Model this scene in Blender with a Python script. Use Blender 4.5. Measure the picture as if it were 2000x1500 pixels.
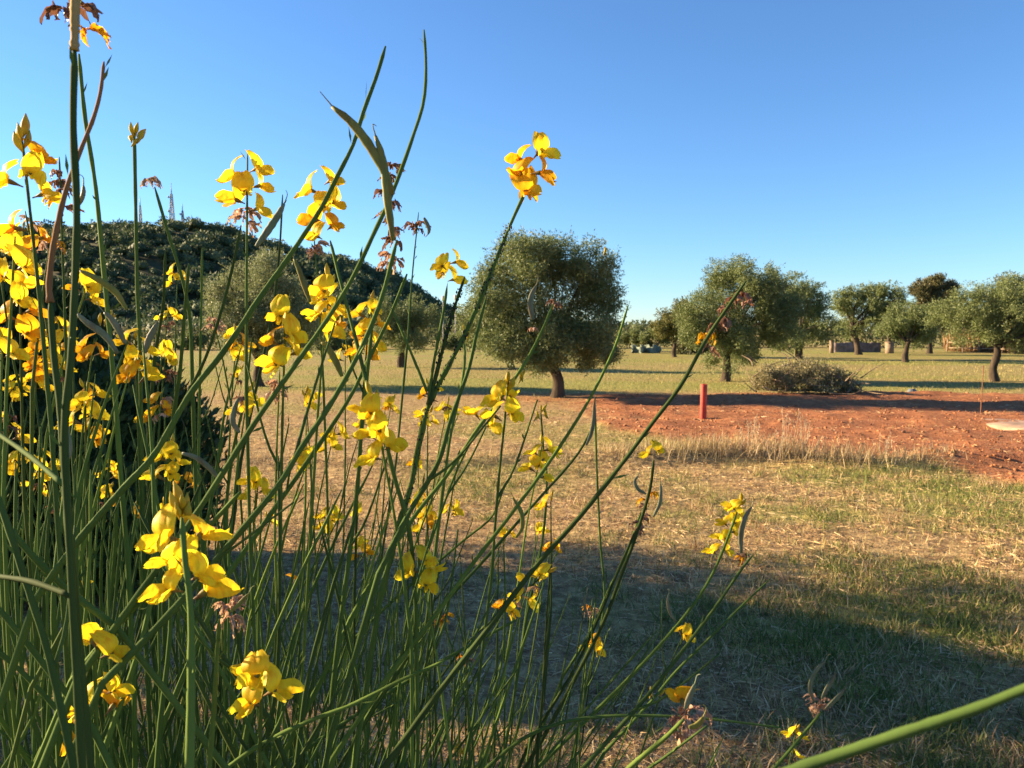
import bpy, math, random
import numpy as np
from mathutils import Vector, Matrix

for o in list(bpy.data.objects):
    bpy.data.objects.remove(o)
SC = bpy.context.scene
COL = SC.collection
rad = math.radians

# ------------------------------------------------------------------ camera
CAM_H = 1.7
PITCH = rad(3.79)
FPX = 1511.0
cd = bpy.data.cameras.new('camera')
cam = bpy.data.objects.new('camera', cd); COL.objects.link(cam)
cam.location = (0, 0, CAM_H)
cam.rotation_euler = (math.pi/2 - PITCH, 0, 0)
cd.sensor_width = 36.0
cd.lens = 36.0*FPX/2000.0
cd.clip_start = 0.02
cd.clip_end = 20000
cd.dof.use_dof = True
cd.dof.focus_distance = 0.72
cd.dof.aperture_fstop = 28.0
SC.camera = cam

# ------------------------------------------------------------------ sky and sun
SUN_EL = rad(18.0)
TO_SUN = Vector((-0.955, 0.297, 0)).normalized()
w = bpy.data.worlds.new('World'); SC.world = w; w.use_nodes = True
nt = w.node_tree
sky = nt.nodes.new('ShaderNodeTexSky'); sky.sky_type = 'NISHITA'
sky.sun_disc = False
sky.sun_elevation = SUN_EL
sky.sun_rotation = math.atan2(TO_SUN.x, TO_SUN.y)
sky.altitude = 0; sky.air_density = 1.0; sky.dust_density = 0.0; sky.ozone_density = 6.5
bgn = nt.nodes['Background']; bgn.inputs[1].default_value = 0.058
nt.links.new(sky.outputs[0], bgn.inputs[0])
sd = bpy.data.lights.new('sun', 'SUN'); so = bpy.data.objects.new('sun', sd); COL.objects.link(so)
sd.energy = 5.0; sd.angle = rad(0.53); sd.color = (1.0, 0.76, 0.46)
tosun = Vector((TO_SUN.x*math.cos(SUN_EL), TO_SUN.y*math.cos(SUN_EL), math.sin(SUN_EL)))
so.rotation_euler = tosun.to_track_quat('Z', 'Y').to_euler()
so.location = (-20, 5, 12)
SC.view_settings.view_transform = 'Standard'
SC.view_settings.look = 'None'
SC.view_settings.exposure = 2.05
SC.view_settings.gamma = 1.0
SC.view_settings.use_curve_mapping = False

# ------------------------------------------------------------------ helpers
CAMP = np.array([0, 0, CAM_H])
FW = np.array([0, math.cos(PITCH), -math.sin(PITCH)])
UP = np.array([0, math.sin(PITCH), math.cos(PITCH)])
RT = np.array([1.0, 0, 0])
def P(px, py, d):
    """a point of the photographed place: bearing from the picture, d metres off"""
    return CAMP + RT*((px-1000)/FPX*d) + UP*((750-py)/FPX*d) + FW*d
def unit(a):
    a = np.asarray(a, float)
    return a/(np.linalg.norm(a, axis=-1, keepdims=True)+1e-12)

def _h(ix, iy, iz, s):
    n = (ix.astype(np.int64)*374761393 + iy.astype(np.int64)*668265263 + iz.astype(np.int64)*2147483647 + s*974711) & 0xffffffff
    n = ((n ^ (n >> 13))*1274126177) & 0xffffffff
    n = ((n ^ (n >> 15))*2246822519) & 0xffffffff
    return ((n ^ (n >> 16)) & 0xffffff)/float(0xffffff)
def vnoise(p, s=0):
    p = np.asarray(p, float); i = np.floor(p).astype(np.int64); f = p-i; f = f*f*(3-2*f)
    r = 0
    for dx in (0, 1):
        for dy in (0, 1):
            for dz in (0, 1):
                wgt = (f[:, 0] if dx else 1-f[:, 0])*(f[:, 1] if dy else 1-f[:, 1])*(f[:, 2] if dz else 1-f[:, 2])
                r = r + wgt*_h(i[:, 0]+dx, i[:, 1]+dy, i[:, 2]+dz, s)
    return r
def noise2(x, y, sc, s=0, octv=3):
    x = np.asarray(x, float); y = np.asarray(y, float)
    sh = x.shape; r = 0; a = 1; t = 0
    for o in range(octv):
        r = r + a*vnoise(np.stack([x.ravel()/sc*2**o+17.3*o, y.ravel()/sc*2**o+5.1*o, np.full(x.size, 0.5)], 1), s+o)
        t += a; a *= 0.5
    return (r/t).reshape(sh)
def sstep(a, b, x):
    t = np.clip((x-a)/(b-a), 0, 1); return t*t*(3-2*t)

def make_mesh(name, V, F, mats=(), smooth=False, col=None, matidx=None):
    """V (N,3); F: array (M,k) or list of such arrays"""
    me = bpy.data.meshes.new(name)
    Fs = F if isinstance(F, list) else [F]
    Fs = [np.asarray(f, np.int32) for f in Fs if len(f)]
    V = np.asarray(V, np.float32)
    me.vertices.add(len(V)); me.vertices.foreach_set('co', V.ravel())
    loops = np.concatenate([f.ravel() for f in Fs])
    tot = np.concatenate([np.full(len(f), f.shape[1], np.int32) for f in Fs])
    st = np.concatenate([[0], np.cumsum(tot)[:-1]]).astype(np.int32)
    me.loops.add(len(loops)); me.loops.foreach_set('vertex_index', loops.astype(np.int32))
    me.polygons.add(len(tot)); me.polygons.foreach_set('loop_start', st); me.polygons.foreach_set('loop_total', tot)
    if smooth: me.polygons.foreach_set('use_smooth', np.ones(len(tot), bool))
    for m in mats: me.materials.append(m)
    if matidx is not None: me.polygons.foreach_set('material_index', np.asarray(matidx, np.int32))
    me.update(calc_edges=True)
    if col is not None:
        a = me.color_attributes.new('tint', 'FLOAT_COLOR', 'POINT')
        c = np.ones((len(V), 4), np.float32); c[:, :3] = col
        a.data.foreach_set('color', c.ravel())
    return me
def obj(name, me, parent=None, loc=None):
    o = bpy.data.objects.new(name, me); COL.objects.link(o)
    if parent is not None: o.parent = parent
    if loc is not None: o.location = loc
    return o
def tag(o, label=None, cat=None, group=None, kind=None):
    if label: o['label'] = label
    if cat: o['category'] = cat
    if group: o['group'] = group
    if kind: o['kind'] = kind
    return o
def thing(name, loc, label, cat, group=None):
    o = bpy.data.objects.new(name, None); COL.objects.link(o); o.location = loc
    o.empty_display_size = 0.1
    return tag(o, label, cat, group)

class Geo:
    """collects pieces of one mesh"""
    def __init__(s): s.V = []; s.F = {}; s.C = []; s.n = 0
    def add(s, V, F, col=None):
        V = np.asarray(V, float)
        for f in (F if isinstance(F, list) else [F]):
            f = np.asarray(f, np.int64)
            if len(f): s.F.setdefault(f.shape[1], []).append(f+s.n)
        s.V.append(V); s.n += len(V)
        s.C.append(np.broadcast_to(np.asarray(col if col is not None else (1, 1, 1), float), (len(V), 3)))
    def mesh(s, name, mats, smooth=False, org=(0, 0, 0), tint=False):
        V = np.concatenate(s.V)-np.asarray(org, float)
        return make_mesh(name, V, [np.concatenate(f) for f in s.F.values()], mats, smooth,
                         np.concatenate(s.C) if tint else None)

def resample(pts, n):
    """Catmull-Rom through pts, n points"""
    pts = np.asarray(pts, float)
    if len(pts) == 2: pts = np.array([pts[0], (pts[0]+pts[1])/2, pts[1]])
    q = np.concatenate([[2*pts[0]-pts[1]], pts, [2*pts[-1]-pts[-2]]])
    L = np.concatenate([[0], np.cumsum(np.linalg.norm(np.diff(pts, axis=0), axis=1))])
    t = np.linspace(0, L[-1], n); out = []
    for x in t:
        i = min(max(np.searchsorted(L, x, side='right')-1, 0), len(pts)-2)
        u = (x-L[i])/max(L[i+1]-L[i], 1e-9)
        a, b, c, d = q[i], q[i+1], q[i+2], q[i+3]
        out.append(0.5*((2*b)+(-a+c)*u+(2*a-5*b+4*c-d)*u*u+(-a+3*b-3*c+d)*u**3))
    return np.array(out)
def tube(pts, radii, sides=7, cap=True):
    pts = np.asarray(pts, float); n = len(pts)
    radii = np.broadcast_to(np.asarray(radii, float), (n,))
    T = unit(np.gradient(pts, axis=0))
    ref = np.array([0.31, 0.77, 0.55]); N = np.cross(T[0], ref); N = N/np.linalg.norm(N)
    rings = []
    ang = np.arange(sides)*2*math.pi/sides
    for i in range(n):
        N = N-T[i]*np.dot(N, T[i]); N = N/(np.linalg.norm(N)+1e-12)
        B = np.cross(T[i], N)
        rings.append(pts[i]+radii[i]*(np.cos(ang)[:, None]*N+np.sin(ang)[:, None]*B))
    V = np.concatenate(rings)
    i = np.arange(n-1)[:, None]*sides; j = np.arange(sides)[None]; k = (j+1) % sides
    Q = np.stack([i+j, i+k, i+sides+k, i+sides+j], -1).reshape(-1, 4)
    Fs = [Q]
    if cap:
        V = np.concatenate([V, pts[:1], pts[-1:]])
        a = np.arange(sides); b = (a+1) % sides
        Fs.append(np.stack([np.full(sides, n*sides), b, a], 1))
        Fs.append(np.stack([np.full(sides, n*sides+1), (n-1)*sides+a, (n-1)*sides+b], 1))
    return V, Fs
def box(c, s, rz=0):
    c = np.asarray(c, float); s = np.asarray(s, float)/2
    V = np.array([[x, y, z] for x in (-1, 1) for y in (-1, 1) for z in (-1, 1)], float)*s
    cz, sz = math.cos(rz), math.sin(rz)
    V = V@np.array([[cz, sz, 0], [-sz, cz, 0], [0, 0, 1]])+c
    return V, np.array([[0, 1, 3, 2], [4, 6, 7, 5], [0, 4, 5, 1], [2, 3, 7, 6], [0, 2, 6, 4], [1, 5, 7, 3]])
def leaf_quads(pos, d, ln, wd, rng, nrm=None):
    """pos,d (N,3) ; diamond leaves, slightly folded"""
    N = len(pos); d = unit(d)
    r = rng.normal(size=(N, 3)) if nrm is None else nrm
    s = unit(np.cross(d, r)); up = np.cross(s, d)
    ln = np.broadcast_to(ln, (N,))[:, None]; wd = np.broadcast_to(wd, (N,))[:, None]
    a = pos; m = pos+d*ln*0.45
    V = np.stack([a, m+s*wd*0.5+up*wd*0.12, pos+d*ln, m-s*wd*0.5+up*wd*0.12], 1).reshape(-1, 3)
    return V, np.arange(N*4).reshape(N, 4)

def leaf_tris(pos, d, ln, wd, rng):
    N = len(pos); d = unit(d); s = unit(np.cross(d, rng.normal(size=(N, 3))))
    ln = np.broadcast_to(ln, (N,))[:, None]; wd = np.broadcast_to(wd, (N,))[:, None]
    V = np.stack([pos-s*wd*0.5+d*ln*0.2, pos+s*wd*0.5+d*ln*0.12, pos+d*ln], 1).reshape(-1, 3)
    return V, np.arange(N*3).reshape(N, 3)

# ------------------------------------------------------------------ materials
def newmat(name, rough=0.8, spec=0.3):
    m = bpy.data.materials.new(name); m.use_nodes = True
    b = m.node_tree.nodes['Principled BSDF']
    b.inputs['Roughness'].default_value = rough
    b.inputs['Specular IOR Level'].default_value = spec
    return m, m.node_tree.nodes, m.node_tree.links, b
def ramp(nodes, links, src, stops):
    r = nodes.new('ShaderNodeValToRGB'); e = r.color_ramp.elements
    while len(e) < len(stops): e.new(0.5)
    for i, (p, c) in enumerate(stops):
        e[i].position = p; e[i].color = (*c, 1)
    links.new(src, r.inputs[0]); return r.outputs[0]
def noise_node(nodes, links, scale, detail=4, rough=0.6, vec=None, stretch=None):
    n = nodes.new('ShaderNodeTexNoise'); n.inputs['Scale'].default_value = scale
    n.inputs['Detail'].default_value = detail; n.inputs['Roughness'].default_value = rough
    if vec is None:
        tc = nodes.new('ShaderNodeTexCoord'); vec = tc.outputs['Object']
    if stretch:
        mp = nodes.new('ShaderNodeMapping'); mp.inputs['Scale'].default_value = stretch
        links.new(vec, mp.inputs[0]); vec = mp.outputs[0]
    links.new(vec, n.inputs['Vector']); return n.outputs['Fac']
def mixc(nodes, links, fac, a, b, mode='MIX'):
    m = nodes.new('ShaderNodeMix'); m.data_type = 'RGBA'; m.blend_type = mode
    for k, v in ((0, fac), (6, a), (7, b)):
        if isinstance(v, (int, float)): m.inputs[k].default_value = v
        elif isinstance(v, tuple): m.inputs[k].default_value = (*v, 1)
        else: links.new(v, m.inputs[k])
    return m.outputs[2]
def bump(nodes, links, b, h, strength=0.4, dist=0.02):
    n = nodes.new('ShaderNodeBump'); n.inputs['Strength'].default_value = strength; n.inputs['Distance'].default_value = dist
    links.new(h, n.inputs['Height']); links.new(n.outputs[0], b.inputs['Normal'])
def translucent(m, nodes, links, b, colsock, amount):
    t = nodes.new('ShaderNodeBsdfTranslucent'); mx = nodes.new('ShaderNodeMixShader')
    mx.inputs[0].default_value = amount
    if isinstance(colsock, tuple): t.inputs[0].default_value = (*colsock, 1)
    else: links.new(colsock, t.inputs[0])
    out = nodes['Material Output']
    links.new(b.outputs[0], mx.inputs[1]); links.new(t.outputs[0], mx.inputs[2]); links.new(mx.outputs[0], out.inputs[0])
def leafmat(name, stops, trans=0.25, rough=0.55, patch=None):
    m, n, l, b = newmat(name, rough, 0.35)
    g = n.new('ShaderNodeNewGeometry')
    c = ramp(n, l, g.outputs['Random Per Island'], stops)
    if patch:
        f = noise_node(n, l, patch[0], 2)
        c = mixc(n, l, f, c, mixc(n, l, 1.0, c, patch[1], 'MULTIPLY'))
    l.new(c, b.inputs['Base Color'])
    translucent(m, n, l, b, c, trans)
    return m
def tintmat(name, trans=0.0, rough=0.8):
    m, n, l, b = newmat(name, rough, 0.15)
    a = n.new('ShaderNodeAttribute'); a.attribute_name = 'tint'
    l.new(a.outputs['Color'], b.inputs['Base Color'])
    if trans: translucent(m, n, l, b, a.outputs['Color'], trans)
    return m
def barkmat(name, c0, c1, scale=6, stretch=(1, 1, 0.25)):
    m, n, l, b = newmat(name, 0.95, 0.1)
    f = noise_node(n, l, scale, 6, 0.7, stretch=stretch)
    l.new(ramp(n, l, f, [(0.3, c0), (0.7, c1)]), b.inputs['Base Color'])
    bump(n, l, b, f, 0.8, 0.04); return m

M = {}
M['olive'] = leafmat('olive_leaf', [(0, (0.085, 0.112, 0.034)), (0.5, (0.145, 0.180, 0.058)), (0.85, (0.19, 0.225, 0.080)), (1, (0.25, 0.28, 0.13))], 0.32)
M['olive_silver'] = leafmat('olive_leaf_silvery', [(0, (0.11, 0.135, 0.052)), (0.5, (0.19, 0.22, 0.09)), (1, (0.30, 0.32, 0.17))], 0.35)
M['olive_dry'] = leafmat('olive_leaf_cut', [(0, (0.12, 0.12, 0.05)), (0.6, (0.26, 0.23, 0.11)), (1, (0.40, 0.33, 0.19))], 0.3)
M['fruit_tree'] = leafmat('yellow_green_leaf', [(0, (0.07, 0.085, 0.02)), (0.6, (0.15, 0.155, 0.04)), (1, (0.24, 0.20, 0.07))], 0.25)
M['rust_leaf'] = leafmat('rusty_leaf', [(0, (0.07, 0.078, 0.03)), (0.4, (0.13, 0.105, 0.045)), (0.7, (0.09, 0.11, 0.04)), (1, (0.19, 0.155, 0.075))], 0.2)
M['pine'] = leafmat('pine_needles', [(0, (0.050, 0.078, 0.034)), (0.6, (0.105, 0.138, 0.056)), (1, (0.165, 0.19, 0.080))], 0.2, 0.7, (0.09, (0.55, 0.62, 0.6)))
M['conifer'] = leafmat('conifer_spray', [(0, (0.018, 0.036, 0.012)), (0.6, (0.040, 0.072, 0.020)), (1, (0.085, 0.12, 0.03))], 0.2, 0.6)
M['bark'] = barkmat('olive_bark', (0.028, 0.021, 0.015), (0.11, 0.082, 0.058))
M['drywood'] = barkmat('dry_wood', (0.13, 0.09, 0.06), (0.30, 0.22, 0.15))
M['grass'] = tintmat('grass_blade', 0.25, 0.7)
M['clod'] = tintmat('soil_clod', 0, 0.95)

# ground
mg, n, l, b = newmat('ground_soil_and_stubble', 0.95, 0.1)
at = n.new('ShaderNodeAttribute'); at.attribute_name = 'tint'
sep = n.new('ShaderNodeSeparateColor'); l.new(at.outputs['Color'], sep.inputs[0])
f1 = noise_node(n, l, 9, 6, 0.7); f2 = noise_node(n, l, 1.1, 4, 0.6); f3 = noise_node(n, l, 45, 3, 0.7)
straw = ramp(n, l, f1, [(0.28, (0.085, 0.055, 0.028)), (0.45, (0.22, 0.145, 0.068)), (0.6, (0.46, 0.32, 0.145)), (0.75, (0.60, 0.44, 0.22))])
straw = mixc(n, l, ramp(n, l, f2, [(0.45, (0, 0, 0)), (0.65, (0.5, 0.5, 0.5))]), straw, (0.27, 0.165, 0.075))
green = ramp(n, l, f1, [(0.3, (0.08, 0.085, 0.022)), (0.55, (0.27, 0.26, 0.065)), (0.75, (0.46, 0.40, 0.12))])
soil = ramp(n, l, f1, [(0.28, (0.10, 0.036, 0.015)), (0.5, (0.36, 0.140, 0.058)), (0.74, (0.54, 0.25, 0.115))])
soil = mixc(n, l, ramp(n, l, f3, [(0.45, (0, 0, 0)), (0.7, (0.55, 0.55, 0.55))]), soil, (0.36, 0.19, 0.10))
soil = mixc(n, l, ramp(n, l, f2, [(0.35, (0.75, 0.75, 0.75)), (0.6, (0, 0, 0))]), soil, (0.22, 0.085, 0.040))
c = mixc(n, l, sep.outputs[1], straw, green)
c = mixc(n, l, sep.outputs[0], c, soil)
l.new(c, b.inputs['Base Color'])
mul = n.new('ShaderNodeMath'); mul.operation = 'ADD'; l.new(f1, mul.inputs[0]); l.new(f3, mul.inputs[1])
bump(n, l, b, mul.outputs[0], 0.6, 0.04)
M['ground'] = mg

# broom
def stemmat(name, c0, c1):
    m, n, l, b = newmat(name, 0.8, 0.08)
    f = noise_node(n, l, 60, 4, 0.6, stretch=(1, 1, 0.15)); f2 = noise_node(n, l, 9, 3)
    c = mixc(n, l, f2, ramp(n, l, f, [(0.35, c0), (0.65, c1)]), tuple(x*1.35 for x in c1))
    oi = n.new('ShaderNodeObjectInfo')
    c = mixc(n, l, 1.0, c, ramp(n, l, oi.outputs['Random'], [(0, (0.55, 0.5, 0.5)), (0.35, (0.9, 0.9, 0.8)), (0.75, (1.15, 1.12, 0.9)), (1, (1.5, 1.4, 1.0))]), 'MULTIPLY')
    l.new(c, b.inputs['Base Color']); bump(n, l, b, f, 0.35, 0.001); return m
M['stem'] = stemmat('broom_stem_green', (0.030, 0.056, 0.016), (0.066, 0.110, 0.030))
M['stem_light'] = stemmat('broom_stem_light_green', (0.060, 0.098, 0.022), (0.105, 0.155, 0.036))
M['stem_dry'] = stemmat('broom_stem_dried', (0.13, 0.060, 0.028), (0.27, 0.14, 0.065))
M['stem_tan'] = stemmat('broom_stem_tan', (0.17, 0.095, 0.045), (0.36, 0.24, 0.11))
def petalmat(name, c0, c1, trans=0.45, base=0.0):
    m, n, l, b = newmat(name, 0.55, 0.25)
    f = noise_node(n, l, 55, 3, 0.6); f2 = noise_node(n, l, 260, 2, 0.5, stretch=(1, 1, 0.2))
    oi = n.new('ShaderNodeObjectInfo')
    c = mixc(n, l, ramp(n, l, f, [(0.4, (0, 0, 0)), (0.75, (1, 1, 1))]), c0, c1)
    c = mixc(n, l, oi.outputs['Random'], c, mixc(n, l, 1.0, c, (0.93, 0.80, 0.8), 'MULTIPLY'))
    tc = n.new('ShaderNodeTexCoord'); ln_ = n.new('ShaderNodeVectorMath'); ln_.operation = 'LENGTH'
    l.new(tc.outputs['Object'], ln_.inputs[0])
    mr = n.new('ShaderNodeMapRange'); mr.inputs[1].default_value = 0.002; mr.inputs[2].default_value = 0.011; mr.inputs[3].default_value = base; mr.inputs[4].default_value = 0
    l.new(ln_.outputs['Value'], mr.inputs[0])
    c = mixc(n, l, mr.outputs[0], c, mixc(n, l, 1.0, c, (0.75, 0.42, 0.5), 'MULTIPLY'))
    c = mixc(n, l, ramp(n, l, f2, [(0.48, (0, 0, 0)), (0.66, (0.75, 0.75, 0.75))]), c, mixc(n, l, 1.0, c, (0.9, 0.62, 0.6), 'MULTIPLY'))
    l.new(c, b.inputs['Base Color']); bump(n, l, b, f2, 0.2, 0.0008)
    translucent(m, n, l, b, c, trans); return m
M['petal'] = petalmat('petal_yellow', (0.97, 0.82, 0.030), (0.97, 0.74, 0.018), 0.5, 0.4)
M['petal_old'] = petalmat('petal_orange', (0.95, 0.60, 0.014), (0.82, 0.40, 0.02), 0.5, 0.7)
M['withered'] = petalmat('petal_withered', (0.33, 0.19, 0.11), (0.14, 0.072, 0.045), 0.25)
M['withered_pale'] = petalmat('petal_withered_pale', (0.58, 0.41, 0.27), (0.48, 0.28, 0.12), 0.35)
M['calyx'] = petalmat('calyx_green', (0.18, 0.20, 0.05), (0.20, 0.10, 0.05), 0.2)
M['bud'] = petalmat('bud_yellow_green', (0.62, 0.50, 0.03), (0.30, 0.30, 0.05), 0.3)
M['pod'] = petalmat('pod_green', (0.20, 0.24, 0.055), (0.30, 0.27, 0.06), 0.25)
M['pod_grey'] = petalmat('pod_grey_green', (0.16, 0.20, 0.11), (0.26, 0.28, 0.18), 0.2)
def plain(name, c, rough=0.7, scale=8, var=0.35, metal=0):
    m, n, l, b = newmat(name, rough, 0.3)
    f = noise_node(n, l, scale, 5, 0.65)
    l.new(ramp(n, l, f, [(0.3, tuple(x*(1-var) for x in c)), (0.7, tuple(min(1, x*(1+var)) for x in c))]), b.inputs['Base Color'])
    bump(n, l, b, f, 0.25, 0.01); b.inputs['Metallic'].default_value = metal
    return m
M['aphid'] = plain('aphid_black', (0.015, 0.013, 0.012), 0.5, 100)

# ------------------------------------------------------------------ terrain
def soil_mask(x, y):
    ylow = np.interp(x, [1.0, 1.7, 2.7, 4.0, 5.3, 5.9, 8, 30], [18.5, 14.2, 11.6, 10.9, 9.7, 8.0, 7.4, 7.0])
    nz = (noise2(x, y, 1.6, 11)-0.5)
    n2_ = noise2(x, y, 0.4, 14)-0.5
    a = sstep(-0.7, 0.7, y-ylow+nz*3.4+n2_*2.0)*sstep(0.0, 2.2, x+nz*4.0+n2_*2.0)
    a = a*(1-sstep(20.6, 21.6, y+nz*1.6-0.02*x))
    t = np.exp(-(((x-1.2)/1.9)**2+((y-19.8)/1.3)**2))      # bare earth round the olive
    return np.clip(np.maximum(a, t*1.1*(0.6+nz)), 0, 1)
def green_mask(x, y):
    g = sstep(0.46, 0.66, noise2(x, y, 2.2, 31))*0.55
    g = g+0.85*sstep(0.2, 2.2, x-0.15*(y-3))*(1-sstep(6, 10.5, y))*sstep(0.35, 0.6, noise2(x, y, 0.9, 5))
    far = sstep(20.5, 24, y)*(0.45+0.5*sstep(0.40, 0.62, noise2(x*0.25, y, 3.0, 7)))
    return np.clip(np.maximum(g*(1-sstep(16, 22, y)), far), 0, 1)
def ridge_line(x):
    return 10.0+0.25*np.sin(x*0.9)+0.12*np.sin(x*2.3+1)-0.10*np.clip(x-3, 0, 9)
def height(x, y):
    x = np.asarray(x, float); y = np.asarray(y, float)
    near = 1-sstep(60, 160, y)
    h = (noise2(x, y, 5.0, 1)-0.5)*0.10*near + (noise2(x, y, 0.7, 2)-0.5)*0.05*near
    s = soil_mask(x, y)
    h = h+s*near*((noise2(x, y, 0.45, 21)-0.5)*0.12+0.05+0.035*np.sin((y+0.06*x+0.3*noise2(x, y, 2.0, 77))*4.4))
    r = ridge_line(x)
    h = h+0.11*np.exp(-((y-r)/0.33)**2)*(0.5+noise2(x, y, 1.3, 8))*(1-sstep(7, 9, np.abs(x-0.5)))
    return h
def hz(x, y): return float(height(np.array([x]), np.array([y]))[0])
def G(px, py):
    a = math.atan((py-750)/FPX)+PITCH
    v = RT*((px-1000)/FPX)+UP*((750-py)/FPX)+FW
    p = CAMP+v*(-CAM_H/v[2])
    return np.array([p[0], p[1], hz(p[0], p[1])])

def stretch_axis(a0, near, far, step, growth):
    xs = [0.0]; s = step
    while xs[-1] < far:
        if xs[-1] > near: s *= growth
        xs.append(xs[-1]+s)
    return np.array(xs)
ax = stretch_axis(0, 11, 6000, 0.10, 1.09)
xs = np.concatenate([-ax[:0:-1], ax])
ys = 1.5+stretch_axis(0, 20, 7000, 0.09, 1.07)
yb = 1.5-stretch_axis(0, 2, 4000, 0.25, 1.3)[:0:-1]
ys = np.concatenate([yb, ys])
X, Y = np.meshgrid(xs, ys)
Z = height(X, Y)
nx, ny = len(xs), len(ys)
V = np.stack([X.ravel(), Y.ravel(), Z.ravel()], 1)
i = (np.arange(ny-1)[:, None]*nx+np.arange(nx-1)[None]).ravel()
F = np.stack([i, i+1, i+1+nx, i+nx], 1)
tint = np.stack([soil_mask(X, Y).ravel(), green_mask(X, Y).ravel(), np.zeros(X.size)], 1)
ground = obj('ground', make_mesh('ground', V, F, [M['ground']], True, tint))
tag(ground, 'dry stubble field with bare red earth and patchy grass', None, None, 'structure')

# hill far behind
HD = 420.0
hpx = np.array([-900, -500, -250, 0, 60, 150, 230, 330, 400, 450, 520, 600, 680, 750, 800, 850, 900, 960, 1040, 1200])
hpy = np.array([560, 500, 462, 452, 449, 446, 444, 443, 437, 444, 466, 489, 505, 525, 547, 582, 612, 632, 642, 652])
hX = (hpx-1000)/FPX*HD
hH = (650-hpy)/FPX*HD+CAM_H-5.0
def hill_h(x, y):
    top = np.interp(x, hX, hH, left=10, right=-6)
    front = sstep(HD-175, HD-5, y); back = 1-sstep(HD+30, HD+260, y)
    prof = np.where(y < HD+10, front**0.85, back)
    return np.maximum(top, 0)*prof*(1+0.16*(noise2(x, y, 55, 51)-0.5)*sstep(0, 1, 1-np.abs(prof*2-1)))-1.0
hx = np.linspace(-640, 60, 90); hy = np.linspace(HD-190, HD+270, 60)
X, Y = np.meshgrid(hx, hy)
V = np.stack([X.ravel(), Y.ravel(), hill_h(X, Y).ravel()], 1)
i = (np.arange(59)[:, None]*90+np.arange(89)[None]).ravel()
M['hillsoil'] = plain('hill_undergrowth', (0.05, 0.055, 0.025), 0.95, 0.15)
hill = obj('hill', make_mesh('hill', V, np.stack([i, i+1, i+91, i+90], 1), [M['hillsoil']], True))
tag(hill, 'wooded hill rising behind the olive grove', None, None, 'structure')

# woods: thousands of crowns that read as one mass
rng = np.random.default_rng(4)
def crown_proto(rng, ncard=105):
    d = unit(rng.normal(size=(ncard, 3))); d[:, 2] = np.abs(d[:, 2])*1.0-0.25; d = unit(d)
    p = d*(0.74+0.30*vnoise(d*2.4+rng.random()*50, 3)[:, None]+0.08*rng.random((ncard, 1)))*np.array([1, 1, 0.72])
    a, f = leaf_tris(p-d*0.12, d+rng.normal(size=(ncard, 3))*0.7, rng.uniform(0.18, 0.36, ncard), rng.uniform(0.14, 0.28, ncard), rng)
    # solid lumpy heart of the crown
    th = np.linspace(0, math.pi, 6)[1:-1]; ph = np.arange(8)*math.pi/4
    c = np.array([[math.sin(t)*math.cos(q), math.sin(t)*math.sin(q), math.cos(t)*0.7] for t in th for q in ph])*(0.56+0.16*rng.random((32, 1)))
    q = []
    for r in range(3):
        for k in range(8): q.append([r*8+k, (r+1)*8+k, (r+1)*8+(k+1) % 8, r*8+(k+1) % 8])
    V = np.concatenate([a, c, [[0, 0, 0.46], [0, 0, -0.42]]])
    q = np.array(q)+len(a)
    t = np.array([[len(a)+32, len(a)+k, len(a)+(k+1) % 8] for k in range(8)]+[[len(a)+33, len(a)+24+(k+1) % 8, len(a)+24+k] for k in range(8)])
    return V, q, np.concatenate([f, t])
protos = [crown_proto(rng) for _ in range(6)]
def wood(name, pts, sizes, label, rng):
    g = Geo()
    for k in range(len(pts)):
        V, q, t = protos[rng.integers(6)]
        a = rng.random()*6.28; ca, sa = math.cos(a), math.sin(a)
        R = np.array([[ca, sa, 0], [-sa, ca, 0], [0, 0, 1]])
        s = sizes[k]*np.array([1, 1, rng.uniform(0.85, 1.25)])
        g.add((V*s)@R+pts[k], [q, t])
    o = obj(name, g.mesh(name, [M['pine']]))
    return tag(o, label, None, None, 'stuff')
N = 3000
wx = rng.uniform(-420, 30, N*2); wy = rng.uniform(HD-178, HD+25, N*2)
keep = hill_h(wx, wy) > -0.5
wx, wy = wx[keep][:N], wy[keep][:N]
sz = 1.7+3.2*rng.random(len(wx))**1.6
wood('hillside_wood', np.stack([wx, wy, hill_h(wx, wy)+sz*rng.uniform(0.45, 1.0, len(wx))], 1), sz, 'dark pine wood covering the hill', rng)
wx = np.concatenate([rng.uniform(-330, 300, 260), rng.uniform(-150, -20, 60)]); wy = np.concatenate([rng.uniform(225, 300, 260), rng.uniform(190, 235, 60)])
sz = rng.uniform(3.0, 5.2, len(wx))
wood('far_wood', np.stack([wx, wy, sz*0.55], 1), sz, 'low dark tree line along the edge of the far field', rng)

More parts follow.
